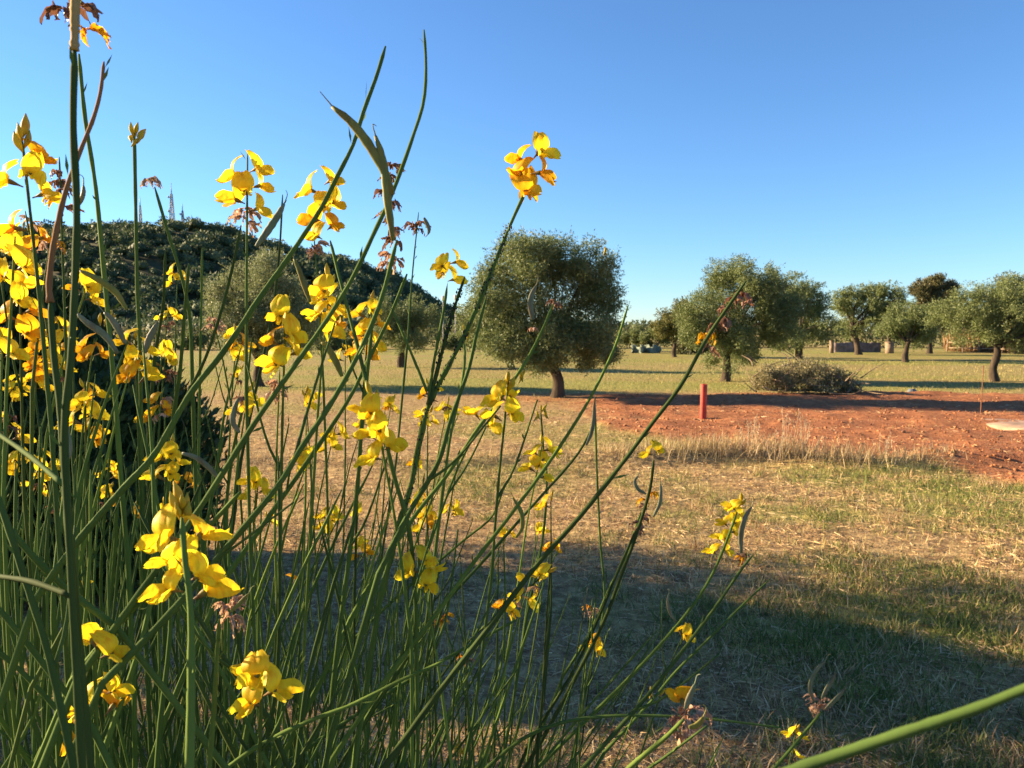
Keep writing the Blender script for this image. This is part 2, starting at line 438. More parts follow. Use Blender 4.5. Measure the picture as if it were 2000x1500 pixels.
# ------------------------------------------------------------------ olive trees
def crown_mesh(name, lobes, ntw, k, ll, lw, rng, mat, org, thr=0.36, freq=1.6, twl=0.3, core=0.4):
    sub = []
    for q in lobes:                              # boughs bulging out of each lobe
        sub.append((q[0], q[1], q[2], q[3]*0.74))
        for dd in unit(rng.normal(size=(11, 3))):
            rs_ = q[3]*rng.uniform(0.28, 0.44); c_ = np.array(q[:3])+dd*q[3]*rng.uniform(0.60, 0.80)
            sub.append((c_[0], c_[1], c_[2], rs_))
    ntw = int(ntw*1.35)
    L = np.array(sub); wt = L[:, 3]**2.0; wt /= wt.sum()
    li = rng.choice(len(L), int(ntw*1.5), p=wt)
    d = unit(rng.normal(size=(len(li), 3)))
    rr = L[li, 3]*(rng.random(len(li))**core)
    rr = rr*(0.86+0.34*vnoise(d*2.2+L[li, :3]*3.1, 3))
    p = L[li, :3]+d*rr[:, None]*np.array([1, 1, 0.95])
    keep = vnoise(p*freq, 9)*0.65+vnoise(p*freq*2.3, 10)*0.35 > thr
    p, d = p[keep][:ntw], d[keep][:ntw]
    t = unit(d*0.7+rng.normal(size=p.shape)*0.55+np.array([0, 0, 0.22]))
    Ltw = twl*rng.uniform(0.6, 1.3, (len(p), 1))
    pos = []; dr = []
    for j in range(k):
        pos.append(p+t*Ltw*(j/(k-1.0)-0.4)+rng.normal(size=p.shape)*twl*0.10)
        dr.append(t*0.7+rng.normal(size=p.shape)*0.75)
    pos = np.concatenate(pos); dr = np.concatenate(dr)
    Vv, Ff = leaf_tris(pos, dr, ll*rng.uniform(0.7, 1.3, len(pos)), lw*rng.uniform(0.7, 1.3, len(pos)), rng)
    return make_mesh(name, Vv-org, Ff, [mat])
TREE_N = 0
def tree(name, label, base, lobes_px, ntw, cat='olive tree', group='olive trees of the grove', mat='olive', k=12, ll=0.075, lw=0.030,
         tr=0.16, lean=(0, 0), fork=None, thr=0.36, depth=None, bark='bark', extra=0.55):
    """base = picture point of the trunk's foot; lobes (px,py,r_px)"""
    global TREE_N; TREE_N += 1
    rng = np.random.default_rng(100+TREE_N)
    b = G(*base); D = float(np.dot(b-CAMP, FW))
    t = thing(name, b, label, cat, group)
    mpx = np.mean([q[0] for q in lobes_px]); Rt = max(abs(q[0]-mpx)+q[2] for q in lobes_px)/FPX*D
    lobes = []
    for (px, py, r) in lobes_px:
        c = P(px, py, D); rm = r/FPX*D
        room = math.sqrt(max(Rt**2-((px-mpx)/FPX*D)**2, 0.01))-rm*0.6
        dy = rng.uniform(-0.35, 0.35)*max(room, 0)
        lobes.append((c[0], c[1]+dy, c[2], rm))
        if room > 0.3*rm:                       # the crown is as deep as it is wide
            for s in (-1, 1):
                f = rng.uniform(0.7, 0.95)
                lobes.append((c[0]+rng.normal()*0.15*rm, c[1]+dy+s*room*extra*rng.uniform(0.7, 1.1), c[2]-rng.uniform(0, 0.25)*rm, rm*f*0.85))
    zmin = min(q[2]-q[3] for q in lobes)
    cx = np.mean([q[0] for q in lobes]); cy = np.mean([q[1] for q in lobes])
    fz = fork if fork else max(0.8, 0.55*(zmin-b[2])+0.7)
    top = np.array([b[0]+lean[0], b[1]+lean[1], b[2]+fz])
    pts = resample([b+np.array([0, 0, -0.12]), b+np.array([lean[0]*0.2+rng.normal()*0.05, 0, fz*0.35]), b+np.array([lean[0]*0.65+rng.normal()*0.06, lean[1]*0.5, fz*0.7]), top], 14)
    u = np.linspace(0, 1, 14)
    rr = tr*(1.0-0.35*u+0.55*np.exp(-u*9))
    Vt, Ft = tube(pts, rr, 12)
    cen = np.concatenate([np.repeat(pts, 12, 0), pts[:1], pts[-1:]])
    Vt = Vt+(vnoise(Vt*np.array([6, 6, 2.5]), 4)-0.5)[:, None]*tr*0.5*unit(Vt-cen)
    obj('trunk', make_mesh('trunk', Vt-b, Ft, [M[bark]], True), t)
    order = sorted(range(len(lobes)), key=lambda q: -lobes[q][3])[:9]
    for q in order:
        c = np.array(lobes[q][:3]); r = lobes[q][3]
        mid = top*0.5+c*0.5+rng.normal(size=3)*0.12*r+np.array([0, 0, 0.1*r])
        end = c+unit(c-top)*r*0.45
        lp = resample([top-np.array([0, 0, 0.12]), mid, c, end], 12)
        Vl, Fl = tube(lp, np.linspace(tr*0.42, tr*0.05, 12), 7)
        obj('limb', make_mesh('limb', Vl-b, Fl, [M[bark]], True), t)
    obj('crown', crown_mesh('crown', lobes, ntw, k, ll, lw, rng, M[mat], b, thr=thr, freq=1.4*20/max(D, 20)+0.5), t)
    return t

tree('olive_tree', 'large dense olive tree with thick dark trunk on bare red earth', (1088, 778),
     [(1085, 575, 120), (1015, 515, 66), (1090, 500, 55), (1150, 520, 60), (1180, 580, 48), (965, 590, 62), (1000, 655, 62), (1165, 655, 52), (1080, 660, 70), (945, 655, 36), (1190, 690, 26), (955, 535, 32), (985, 678, 32), (1150, 692, 38), (1050, 700, 36), (925, 620, 36)],
     8200, tr=0.155, lean=(-0.02, 0), fork=1.15, thr=0.33)
tree('olive_tree', 'olive tree half hidden behind the large olive on red earth', (1000, 722), [(950, 620, 56), (985, 650, 50), (925, 660, 30)], 1700, ll=0.12, lw=0.045)
tree('olive_tree', 'silvery olive tree standing before the wooded hill behind tall broom stems', (505, 755),
     [(510, 575, 78), (452, 560, 40), (560, 600, 58), (475, 640, 58), (530, 525, 42), (580, 655, 42), (440, 615, 36), (520, 680, 40), (430, 575, 30), (600, 615, 34)], 5600, mat='olive_silver', tr=0.17, fork=0.9)
tree('olive_tree', 'small round olive tree before the foot of the hill', (785, 718), [(790, 622, 50), (745, 608, 36), (830, 615, 36), (800, 658, 40), (755, 650, 28)], 2300, ll=0.10, lw=0.036, tr=0.2)
tree('olive_tree', 'broad olive tree just behind the pile of cut branches', (1418, 745),
     [(1440, 580, 74), (1375, 610, 62), (1490, 615, 66), (1425, 655, 54), (1350, 655, 36), (1495, 555, 38), (1405, 705, 26), (1460, 690, 32), (1330, 615, 22), (1420, 535, 30), (1535, 605, 44), (1520, 650, 34)],
     6400, ll=0.085, lw=0.03, tr=0.17, fork=1.0)
tree('olive_tree', 'darker olive tree close behind the broad olive by the branch pile', (1562, 702), [(1570, 600, 52), (1598, 640, 38), (1545, 575, 44), (1535, 655, 38), (1580, 565, 32), (1602, 600, 30)], 2500, ll=0.13, lw=0.05, tr=0.22, fork=1.9)
tree('olive_tree', 'tall olive tree with bare leaning trunk before the low wall', (1677, 693), [(1690, 600, 52), (1650, 590, 36), (1728, 582, 34), (1735, 622, 32), (1665, 640, 26), (1700, 568, 22)], 2300, ll=0.15, lw=0.06, tr=0.25, lean=(-0.55, 0), fork=2.3)
tree('olive_tree', 'small olive tree with crooked trunk on the sunlit grass', (1768, 708), [(1780, 618, 40), (1748, 632, 26), (1808, 640, 30), (1790, 668, 24), (1730, 645, 14)], 1700, ll=0.12, lw=0.045, tr=0.17, lean=(0.12, 0), fork=1.2)
tree('olive_tree', 'spreading olive tree with forked trunk beside the thin rusty stake', (1942, 745),
     [(1940, 610, 62), (1888, 612, 42), (1995, 600, 58), (1925, 648, 40), (2045, 625, 55), (1975, 560, 30), (1885, 572, 24), (2000, 655, 36), (2085, 650, 36), (1935, 570, 24)],
     5000, ll=0.085, lw=0.03, tr=0.15, fork=1.35, thr=0.37)
tree('olive_tree', 'pale olive tree behind the spreading olive with forked trunk', (2020, 698), [(1990, 572, 40), (2040, 580, 46), (2010, 610, 44), (1945, 580, 20)], 1700, mat='fruit_tree', ll=0.15, lw=0.06, tr=0.2)
tree('fruit_tree', 'yellowish tree behind the left side of the broad olive', (1318, 697), [(1308, 630, 32), (1335, 612, 32), (1345, 650, 30), (1288, 645, 22)], 1700, cat='tree', group='trees at the far edge of the field', mat='fruit_tree', ll=0.15, lw=0.06)
tree('young_tree', 'thin young tree with pale trunk at the far edge of the field', (1285, 688), [(1283, 648, 22), (1264, 655, 17), (1300, 655, 18)], 1000, cat='tree', group='trees at the far edge of the field', ll=0.16, lw=0.06, tr=0.12, bark='drywood')
tree('young_tree', 'low grey-green tree beside the thin young tree at the field edge', (1240, 686), [(1238, 654, 21), (1218, 660, 16), (1252, 662, 16)], 1000, cat='tree', group='trees at the far edge of the field', ll=0.16, lw=0.06, tr=0.12)
tree('rusty_tree', 'rust-brown tree rising behind the small crooked olive', (1815, 690), [(1800, 570, 26), (1835, 582, 28), (1805, 610, 30), (1842, 620, 28), (1815, 552, 16), (1850, 560, 14)], 1700, cat='tree', group='trees at the far edge of the field', mat='rust_leaf', ll=0.28, lw=0.07, tr=0.22)
tree('dark_tree', 'dark tree filling the gap behind the tall leaning olive', (1735, 688), [(1745, 605, 28), (1718, 600, 26), (1755, 640, 24)], 1100, cat='tree', group='trees at the far edge of the field', mat='pine', ll=0.2, lw=0.08, tr=0.2)

def bush(name, label, base, lobes_px, ntw, mat, ll, lw, group=None, cat='shrub'):
    global TREE_N; TREE_N += 1
    rng = np.random.default_rng(300+TREE_N)
    b = G(*base); D = float(np.dot(b-CAMP, FW))
    t = thing(name, b, label, cat, group)
    lobes = []
    for (px, py, r) in lobes_px:
        c = P(px, py, D); rm = r/FPX*D
        lobes.append((c[0], c[1]+rng.uniform(-.4, .4)*rm, max(c[2], 0.4*rm), rm))
    me = crown_mesh('foliage', lobes, ntw, 8, ll, lw, rng, M[mat], b, thr=0.3, freq=0.8)
    co = np.empty(len(me.vertices)*3, np.float32); me.vertices.foreach_get('co', co); co = co.reshape(-1, 3)
    co[:, 2] = np.maximum(co[:, 2], 0.0); me.vertices.foreach_set('co', co.ravel()); me.update()
    obj('foliage', me, t)
    g = Geo()
    for c in lobes:
        for q in range(3):
            e = np.array(c[:3])+unit(rng.normal(size=3))*c[3]*0.5; e[2] = max(e[2], 0.1)
            g.add(*tube(resample([b-np.array([0, 0, 0.05]), (b+e)/2+rng.normal(size=3)*0.1, e], 6), np.linspace(0.03, 0.008, 6), 5))
    obj('branches', g.mesh('branches', [M['bark']], True, b), t)
    return t
hedge = 'shrubs along the far edge of the field'
bush('field_shrub', 'low olive-green shrub at the foot of the hill beside the dark conifer', (360, 684), [(345, 668, 14), (368, 665, 17), (392, 668, 13)], 700, 'olive', 0.2, 0.09, hedge)
bush('field_shrub', 'grey-green shrub between the round olive and the lamp posts', (890, 686), [(880, 668, 15), (905, 664, 18), (868, 674, 10)], 700, 'olive', 0.2, 0.09, hedge)
bush('field_shrub', 'low shrub under the silvery olive before the hill', (640, 686), [(620, 672, 13), (650, 668, 16), (690, 670, 14), (670, 674, 12)], 700, 'olive', 0.2, 0.09, hedge)
bush('field_shrub', 'brownish scrub under the yellowish far tree', (1345, 692), [(1330, 680, 11), (1355, 677, 13), (1375, 680, 10)], 600, 'rust_leaf', 0.22, 0.08, hedge)
bush('field_shrub', 'bright green shrub beside the pale young far trunk', (1262, 688), [(1262, 676, 10), (1275, 680, 7)], 350, 'fruit_tree', 0.2, 0.08, hedge)

# continuous scrub along the far edge of the field
rh = np.random.default_rng(55); nh = 26000
u = rh.random(nh); hxx = -75+185*u; hyy = 84+5*np.sin(hxx*0.05)+rh.normal(size=nh)*1.3
hh_ = (1.1+2.6*noise2(hxx, hxx*0, 9.0, 15)**1.3)*rh.random(nh)**0.7
Vv, Ff = leaf_tris(np.stack([hxx, hyy, hh_*np.sqrt(np.clip(1-((hyy-84-5*np.sin(hxx*0.05))/4.5)**2, 0.05, 1))], 1), rh.normal(size=(nh, 3))+np.array([0, 0, 0.5]), rh.uniform(0.25, 0.6, nh), rh.uniform(0.14, 0.3, nh), rh)
M['scrub'] = leafmat('field_edge_scrub', [(0, (0.07, 0.085, 0.03)), (0.5, (0.15, 0.16, 0.06)), (0.8, (0.20, 0.17, 0.08)), (1, (0.30, 0.21, 0.11))], 0.25, 0.7, (0.12, (0.7, 0.85, 0.7)))
tag(obj('field_edge_scrub', make_mesh('field_edge_scrub', Vv, Ff, [M['scrub']])), 'low continuous scrub along the far edge of the field', None, None, 'stuff')

# pile of cut branches
rngp = np.random.default_rng(77)
bp = G(1575, 772)
pile = thing('branch_pile', bp, 'sprawling pile of cut leafy olive branches at the edge of red earth', 'branch pile')
Dp = float(np.dot(bp-CAMP, FW))
lob = []
for (px, py, r) in [(1520, 742, 34), (1560, 735, 36), (1600, 742, 36), (1640, 752, 28), (1500, 735, 20), (1535, 760, 24), (1590, 760, 24), (1625, 735, 18), (1662, 764, 12), (1488, 748, 16), (1575, 722, 20)]:
    c_ = P(px, py, Dp); lob.append((c_[0], c_[1]+rngp.uniform(-.3, .5), max(c_[2], 0.12), r/FPX*Dp))
me = crown_mesh('cut_foliage', lob, 1700, 10, 0.08, 0.022, rngp, M['olive_dry'], bp, thr=0.42, freq=2.5, twl=0.34)
co = np.empty(len(me.vertices)*3, np.float32); me.vertices.foreach_get('co', co); co = co.reshape(-1, 3)
co[:, 2] = np.maximum(co[:, 2], 0.01+0.05*rngp.random(len(co))); me.vertices.foreach_set('co', co.ravel()); me.update()
obj('cut_foliage', me, pile)
for q in range(70):
    c_ = lob[rngp.integers(len(lob))]; a = rngp.uniform(0, 6.28); e = rngp.uniform(-0.1, 0.75)
    s_ = np.array(c_[:3])+rngp.normal(size=3)*0.25; s_[2] = abs(s_[2]-0.15)+0.03
    d_ = np.array([math.cos(a)*math.cos(e), math.sin(a)*math.cos(e), math.sin(e)])*rngp.uniform(0.4, 1.0)
    pts_ = resample([s_, s_+d_*0.5+rngp.normal(size=3)*0.05, s_+d_], 7); pts_[:, 2] = np.maximum(pts_[:, 2], bp[2]+0.02)
    Vv, Ff = tube(pts_, np.linspace(0.02, 0.005, 7), 5)
    obj('branch', make_mesh('branch', Vv-bp, Ff, [M['drywood']], True), pile)

# ------------------------------------------------------------------ dark conifers beside the broom
def conifer(lobes, n, rng, org):
    L = np.array(lobes); wt = L[:, 3]**2; wt /= wt.sum()
    li = rng.choice(len(L), n, p=wt); d = unit(rng.normal(size=(n, 3)))
    r = L[li, 3]*(0.80+0.24*vnoise(d*3.0+L[li, :3]*2.7, 3)+0.07*rng.normal(size=n))
    p = L[li, :3]+d*r[:, None]
    ok = np.ones(n, bool)
    for q in L: ok &= np.linalg.norm(p-q[:3], axis=1) > q[3]*0.74
    ok &= p[:, 2] > 0.05
    ok &= (p[:, 2] < 1.5) | (vnoise(p*3.2, 6) > 0.40)
    p, d = p[ok], d[ok]
    dr = d*0.6+np.array([0, 0, 0.7])+rng.normal(size=p.shape)*0.4
    a, f = leaf_quads(p-unit(dr)*0.03, dr, rng.uniform(0.05, 0.11, len(p)), rng.uniform(0.02, 0.042, len(p)), rng)
    g = Geo(); g.add(a, f)
    return g.mesh('foliage', [M['conifer']], False, org)
def heart(lobes, rng, org):  # solid blobs added inside the foliage to block light
    g = Geo()
    for q in lobes:
        th = np.linspace(0, math.pi, 9)[1:-1]; ph = np.arange(12)*math.pi/6
        c = np.array([[math.sin(t)*math.cos(s), math.sin(t)*math.sin(s), math.cos(t)] for t in th for s in ph]+[[0, 0, 1], [0, 0, -1]])
        c = c*(q[3]*(0.70+0.10*rng.random((len(c), 1))))+np.array(q[:3]); c[:, 2] = np.maximum(c[:, 2], 0.03)
        f = np.array([[r*12+k, (r+1)*12+k, (r+1)*12+(k+1) % 12, r*12+(k+1) % 12] for r in range(6) for k in range(12)])
        t = np.array([[84, k, (k+1) % 12] for k in range(12)]+[[85, 72+(k+1) % 12, 72+k] for k in range(12)])
        g.add(c, [f, t])
    return g.mesh('light_block_core', [M['conifer']], False, org)
rngc = np.random.default_rng(12)
CB = np.array([-3.55, 5.4, 0.0])
clob = [(-3.57, 5.44, 1.25, 0.86), (-3.02, 5.27, 0.98, 0.78), (-2.72, 5.1, 0.62, 0.62), (-3.65, 5.35, 0.75, 1.02), (-3.9, 5.6, 1.60, 0.55), (-3.27, 5.44, 1.55, 0.46),
        (-4.25, 5.5, 1.27, 0.85), (-2.9, 5.6, 0.7, 0.75), (-3.74, 5.75, 1.1, 0.85), (-2.85, 5.1, 0.35, 0.62), (-3.4, 4.95, 0.4, 0.6)]
con = thing('conifer_shrub', CB, 'dense dark conifer shrub just behind the flowering broom', 'conifer shrub')
cf = obj('foliage', conifer(clob, 90000, rngc, CB), con)
ch_ = obj('light_block_core', heart([q for q in clob if q[2] < 1.2], rngc, CB), con)
Vv, Ff = tube(resample([CB-np.array([0, 0, 0.1]), CB+np.array([0.05, 0, 0.7]), CB+np.array([0, 0.1, 1.8])], 8), np.linspace(0.09, 0.03, 8), 9)
ct = obj('trunk', make_mesh('trunk', Vv-CB, Ff, [M['bark']], True), con)
def shade_tree(x, y, label, lobes, ntw, seed):  # unseen olives added left of the view to cast broken shade
    rng = np.random.default_rng(seed); b = np.array([x, y, hz(x, y)]); t = thing('olive_tree', b, label, 'olive tree', 'olive trees of the grove')
    top = b+np.array([0.05, 0.0, 1.1])
    Vt, Ft = tube(resample([b-np.array([0, 0, 0.1]), b+np.array([0.06, 0.03, 0.5]), top], 10), np.linspace(0.2, 0.13, 10), 10)
    obj('trunk', make_mesh('trunk', Vt-b, Ft, [M['bark']], True), t)
    lb = [(x+q[0], y+q[1], q[2], q[3]) for q in lobes]
    for q in lb:
        c = np.array(q[:3])
        Vl, Fl = tube(resample([top-np.array([0, 0, 0.1]), (top+c)/2+rng.normal(size=3)*0.1, c, c+unit(c-top)*q[3]*0.5], 10), np.linspace(0.075, 0.012, 10), 7)
        obj('limb', make_mesh('limb', Vl-b, Fl, [M['bark']], True), t)
    obj('crown', crown_mesh('crown', lb, ntw, 12, 0.075, 0.028, rng, M['olive'], b, thr=0.46, freq=1.9), t)
LOB = [(0, 0, 2.3, 0.9), (0.2, 0.9, 2.1, 0.8), (0.1, -0.9, 2.1, 0.8), (0, 0.4, 3.2, 0.75), (-0.1, -0.5, 3.3, 0.75), (0.7, 0.1, 2.4, 0.7), (-0.8, 0, 2.5, 0.7), (0, 1.2, 3.0, 0.6), (0, -1.2, 2.9, 0.6)]
shade_tree(-6.7, 6.9, 'open-crowned olive tree out of view beyond the dark conifer, added to shade the near grass', LOB, 1150, 71)
shade_tree(-7.6, 4.8, 'thin-crowned olive tree out of view, second of those added for broken shade', LOB, 700, 74)
shade_tree(-7.5, 2.7, 'taller open-crowned olive tree out of view, added to shade the flowering broom', [(q[0], q[1], q[2]*1.12, q[3]*1.05) for q in LOB], 850, 72)
shade_tree(-7.3, 0.2, 'open-crowned olive tree out of view, last of those added for shade', LOB, 800, 73)

# ------------------------------------------------------------------ small built things
M['redpaint'] = plain('red_paint_weathered', (0.42, 0.052, 0.030), 0.65, 14, 0.35)
M['rust'] = plain('rusty_iron', (0.20, 0.085, 0.04), 0.8, 40, 0.4)
M['stone'] = plain('mauve_grey_stone', (0.21, 0.155, 0.135), 0.95, 3, 0.5)
M['plaster'] = plain('pale_plaster', (0.22, 0.16, 0.11), 0.9, 4, 0.3)
M['slab'] = plain('pale_concrete', (0.30, 0.20, 0.14), 0.95, 5, 0.35)
M['steel'] = plain('galvanised_steel', (0.30, 0.29, 0.28), 0.6, 3, 0.15, 0.2)
M['drum'] = plain('pale_antenna_drum', (0.45, 0.44, 0.42), 0.6, 1, 0.1)
M['reed'] = leafmat('dry_reed', [(0, (0.13, 0.07, 0.03)), (0.6, (0.30, 0.17, 0.075)), (1, (0.42, 0.28, 0.14))], 0.15)
M['net'] = plain('pale_green_net', (0.17, 0.20, 0.15), 0.9, 4, 0.2)

pb = G(1373, 819)
post = thing('red_post', pb, 'weathered red pipe post standing upright in the red earth', 'post')
prof = [(0.064, -0.15), (0.064, 0.0), (0.063, 0.30), (0.064, 0.67), (0.062, 0.675), (0.060, 0.675), (0.058, 0.66), (0.058, 0.20)]
a = np.arange(20)*2*math.pi/20
Vv = np.array([[r*math.cos(t)+z*0.012, r*math.sin(t), z] for r, z in prof for t in a])
Ff = np.array([[q*20+k, q*20+(k+1) % 20, (q+1)*20+(k+1) % 20, (q+1)*20+k] for q in range(len(prof)-1) for k in range(20)])
obj('pipe', make_mesh('pipe', Vv, Ff, [M['redpaint']], True), post)
Vv, Ff = tube([(0, 0, 0.12), (0, 0, 0.215)], [0.058, 0.058], 16); obj('plug', make_mesh('plug', Vv, Ff, [M['rust']]), post)
sb = G(1915, 818)
Vv, Ff = tube(resample([(0, 0, -0.1), (0.004, 0, 0.3), (0.012, 0, 0.65), (0.016, 0.01, 0.95)], 9), np.linspace(0.010, 0.008, 9), 8)
stake = obj('stake', make_mesh('stake', Vv, Ff, [M['rust']], True), None, sb)
tag(stake, 'thin rusty rod stuck upright in the red earth', 'stake')
sl = G(2000, 838)
rs = np.random.default_rng(8); a = np.arange(26)*2*math.pi/26
rr = 1+0.07*np.sin(3*a+1)+0.04*rs.normal(size=26)
rings = [(1.0, -0.05), (1.0, 0.045), (0.95, 0.07), (0.5, 0.085)]
Vv = np.concatenate([np.stack([0.62*s*rr*np.cos(a), 0.85*s*rr*np.sin(a), np.full(26, z)+0.006*rs.normal(size=26)], 1) for s, z in rings]+[np.array([[0, 0, 0.085]])])
Ff = np.array([[q*26+k, q*26+(k+1) % 26, (q+1)*26+(k+1) % 26, (q+1)*26+k] for q in range(3) for k in range(26)])
tt = np.array([[104, 78+k, 78+(k+1) % 26] for k in range(26)])
tag(obj('concrete_slab', make_mesh('concrete_slab', Vv, [Ff, tt], [M['slab']]), None, sl+np.array([0, 0, -0.03])), 'pale rounded concrete slab lying on the red earth', 'slab')

# low wall, gate pier, fence and reed screen at the far right edge
def wall_between(name, p0, p1, h, th, label, mat, rng):
    n = 24; g = Geo(); p0 = np.array(p0); p1 = np.array(p1)
    u = np.linspace(0, 1, n); d = unit(p1-p0); nn = np.array([-d[1], d[0], 0])
    top = h*(0.85+0.3*noise2(u*9, u*0, 1.0, 71))
    V = []
    for k in range(n):
        c = p0+(p1-p0)*u[k]
        for s in (-1, 1):
            for z in (-0.1, top[k]*0.5, top[k]):
                V.append(c+nn*s*th/2*(1.0-0.15*z/h+0.12*rng.normal())+np.array([0, 0, z]))
    V = np.array(V); F = []
    for k in range(n-1):
        o_ = k*6; e = o_+6
        F += [[o_, e, e+1, o_+1], [o_+1, e+1, e+2, o_+2], [o_+3, o_+4, e+4, e+3], [o_+4, o_+5, e+5, e+4], [o_+2, e+2, e+5, o_+5]]
    F += [[0, 1, 4, 3], [1, 2, 5, 4], [V.shape[0]-6, V.shape[0]-3, V.shape[0]-2, V.shape[0]-5], [V.shape[0]-5, V.shape[0]-2, V.shape[0]-1, V.shape[0]-4]]
    o_ = obj(name, make_mesh(name, V-p0, np.array(F), [mat]), None, p0)
    return tag(o_, label, 'wall')
w0 = G(1628, 688); w1 = G(1728, 688); w1[1] = w0[1]+1
wall_between('stone_wall', w0, w1, 0.82, 0.4, 'low mauve-grey rubble wall behind the tall leaning olive', M['stone'], rs)
for (px, hh, ww, lb) in [(1624, 1.0, 0.28, 'slim pale gate pier at the open end of the rubble wall'), (1737, 0.85, 0.5, 'stout pale block pier between the rubble wall and the rail fence')]:
    q = G(px, 690)
    pr = thing('gate_pier', q, lb, 'pier', 'pale piers beside the rubble wall')
    Vv, Ff = box((0, 0, hh/2-0.05), (ww, ww, hh+0.1)); obj('shaft', make_mesh('shaft', Vv, Ff, [M['plaster']]), pr)
    Vv, Ff = box((0, 0, hh+0.045), (ww*1.15, ww*1.15, 0.085)); obj('cap', make_mesh('cap', Vv, Ff, [M['plaster']]), pr)
f0 = G(1850, 687); f1 = G(2150, 696)
fence = thing('rail_fence', f0, 'pale post and rail fence before the dry reed screen', 'fence')
nf = 9
for k in range(nf):
    c_ = (f0+(f1-f0)*k/(nf-1)); 
    Vv, Ff = tube([(0, 0, -0.2), (0.01, 0, 0.6), (0.02, 0, 1.15)], [0.06, 0.06, 0.055], 8)
    obj('post', make_mesh('post', Vv+c_-f0, Ff, [M['plaster']]), fence)
    if k < nf-1:
        d_ = f0+(f1-f0)*(k+1)/(nf-1)
        for z in (0.35, 0.85):
            Vv, Ff = tube([c_-f0+np.array([0.07, -0.08, z]), d_-f0+np.array([-0.07, -0.08, z+0.03])], [0.045, 0.04], 7)
            obj('rail', make_mesh('rail', Vv, Ff, [M['plaster']]), fence)
rr_ = np.random.default_rng(31); nr = 9000
u = rr_.random(nr); base_ = f0+(f1-f0)*u[:, None]*1.05+np.array([0.8, 0.9, 0])+rr_.normal(size=(nr, 3))*np.array([0.2, 0.5, 0]); base_[:, 2] = 0
hh = 2.3*(0.6+0.55*noise2(u*22, u*0, 1.0, 3))*rr_.uniform(0.5, 1.05, nr)
Vv, Ff = leaf_quads(base_, np.array([0, 0, 1.0])+rr_.normal(size=(nr, 3))*0.10, hh, rr_.uniform(0.05, 0.10, nr), rr_)
scr = obj('reed_screen', make_mesh('reed_screen', Vv-f0, Ff, [M['reed']]), None, f0)
tag(scr, 'sunlit brown dry reed screen behind the rail fence', 'reed screen', None, 'stuff')

# lamp posts and net by the field edge
for (px, py, h_, lb) in [(866, 684, 5.2, 'slim lamp post with pale lantern beyond the round olive'), (890, 683, 5.4, 'second slim lamp post, nearer the large olive')]:
    q = G(px, py); D_ = float(np.dot(q-CAMP, FW)); 
    lp = thing('lamp_post', q, lb, 'lamp post', 'lamp posts beyond the field')
    Vv, Ff = tube([(0, 0, -0.2), (0, 0, h_*0.5), (0, 0, h_-0.4)], [0.07, 0.055, 0.04], 8); obj('pole', make_mesh('pole', Vv, Ff, [M['steel']], True), lp)
    Vv, Ff = tube([(0, 0, h_-0.4), (0, 0, h_-0.32), (0, 0, h_), (0, 0, h_+0.12)], [0.07, 0.13, 0.17, 0.04], 10); obj('lantern', make_mesh('lantern', Vv, Ff, [M['drum']], True), lp)
q = G(1262, 690); u = np.linspace(0, 1, 16)
Vv = []; 
for k in range(16):
    for z in (0, 0.25, 0.5 , 0.62):
        Vv.append([(u[k]-0.5)*2.4+0.1*rs.normal(), 0.5*math.sin(k)+z*0.3, z*(0.7+0.5*math.sin(k*0.9)**2)])
Ff = np.array([[k*4+z, k*4+4+z, k*4+5+z, k*4+1+z] for k in range(15) for z in range(3)])
net_ = obj('harvest_net', make_mesh('harvest_net', np.array(Vv), Ff, [M['net']], True), None, q)
sm = net_.modifiers.new('thickness', 'SOLIDIFY'); sm.thickness = 0.03
tag(net_, 'heap of pale green harvest net under the far young trees', 'net')
q = G(1781, 767)
tag(obj('stone', make_mesh('stone', (np.array([[-1, -.7, 0], [1, -.6, 0], [.9, .7, 0], [-.8, .8, 0], [-.6, -.4, .8], [.5, -.4, .9], [.5, .4, .7], [-.5, .4, .8]])*0.13), np.array([[0, 1, 5, 4], [1, 2, 6, 5], [2, 3, 7, 6], [3, 0, 4, 7], [4, 5, 6, 7], [3, 2, 1, 0]]), [plain('blue_grey_stone', (0.12, 0.14, 0.17))]), None, q), 'dark bluish stone lying in the shaded grass', 'stone')

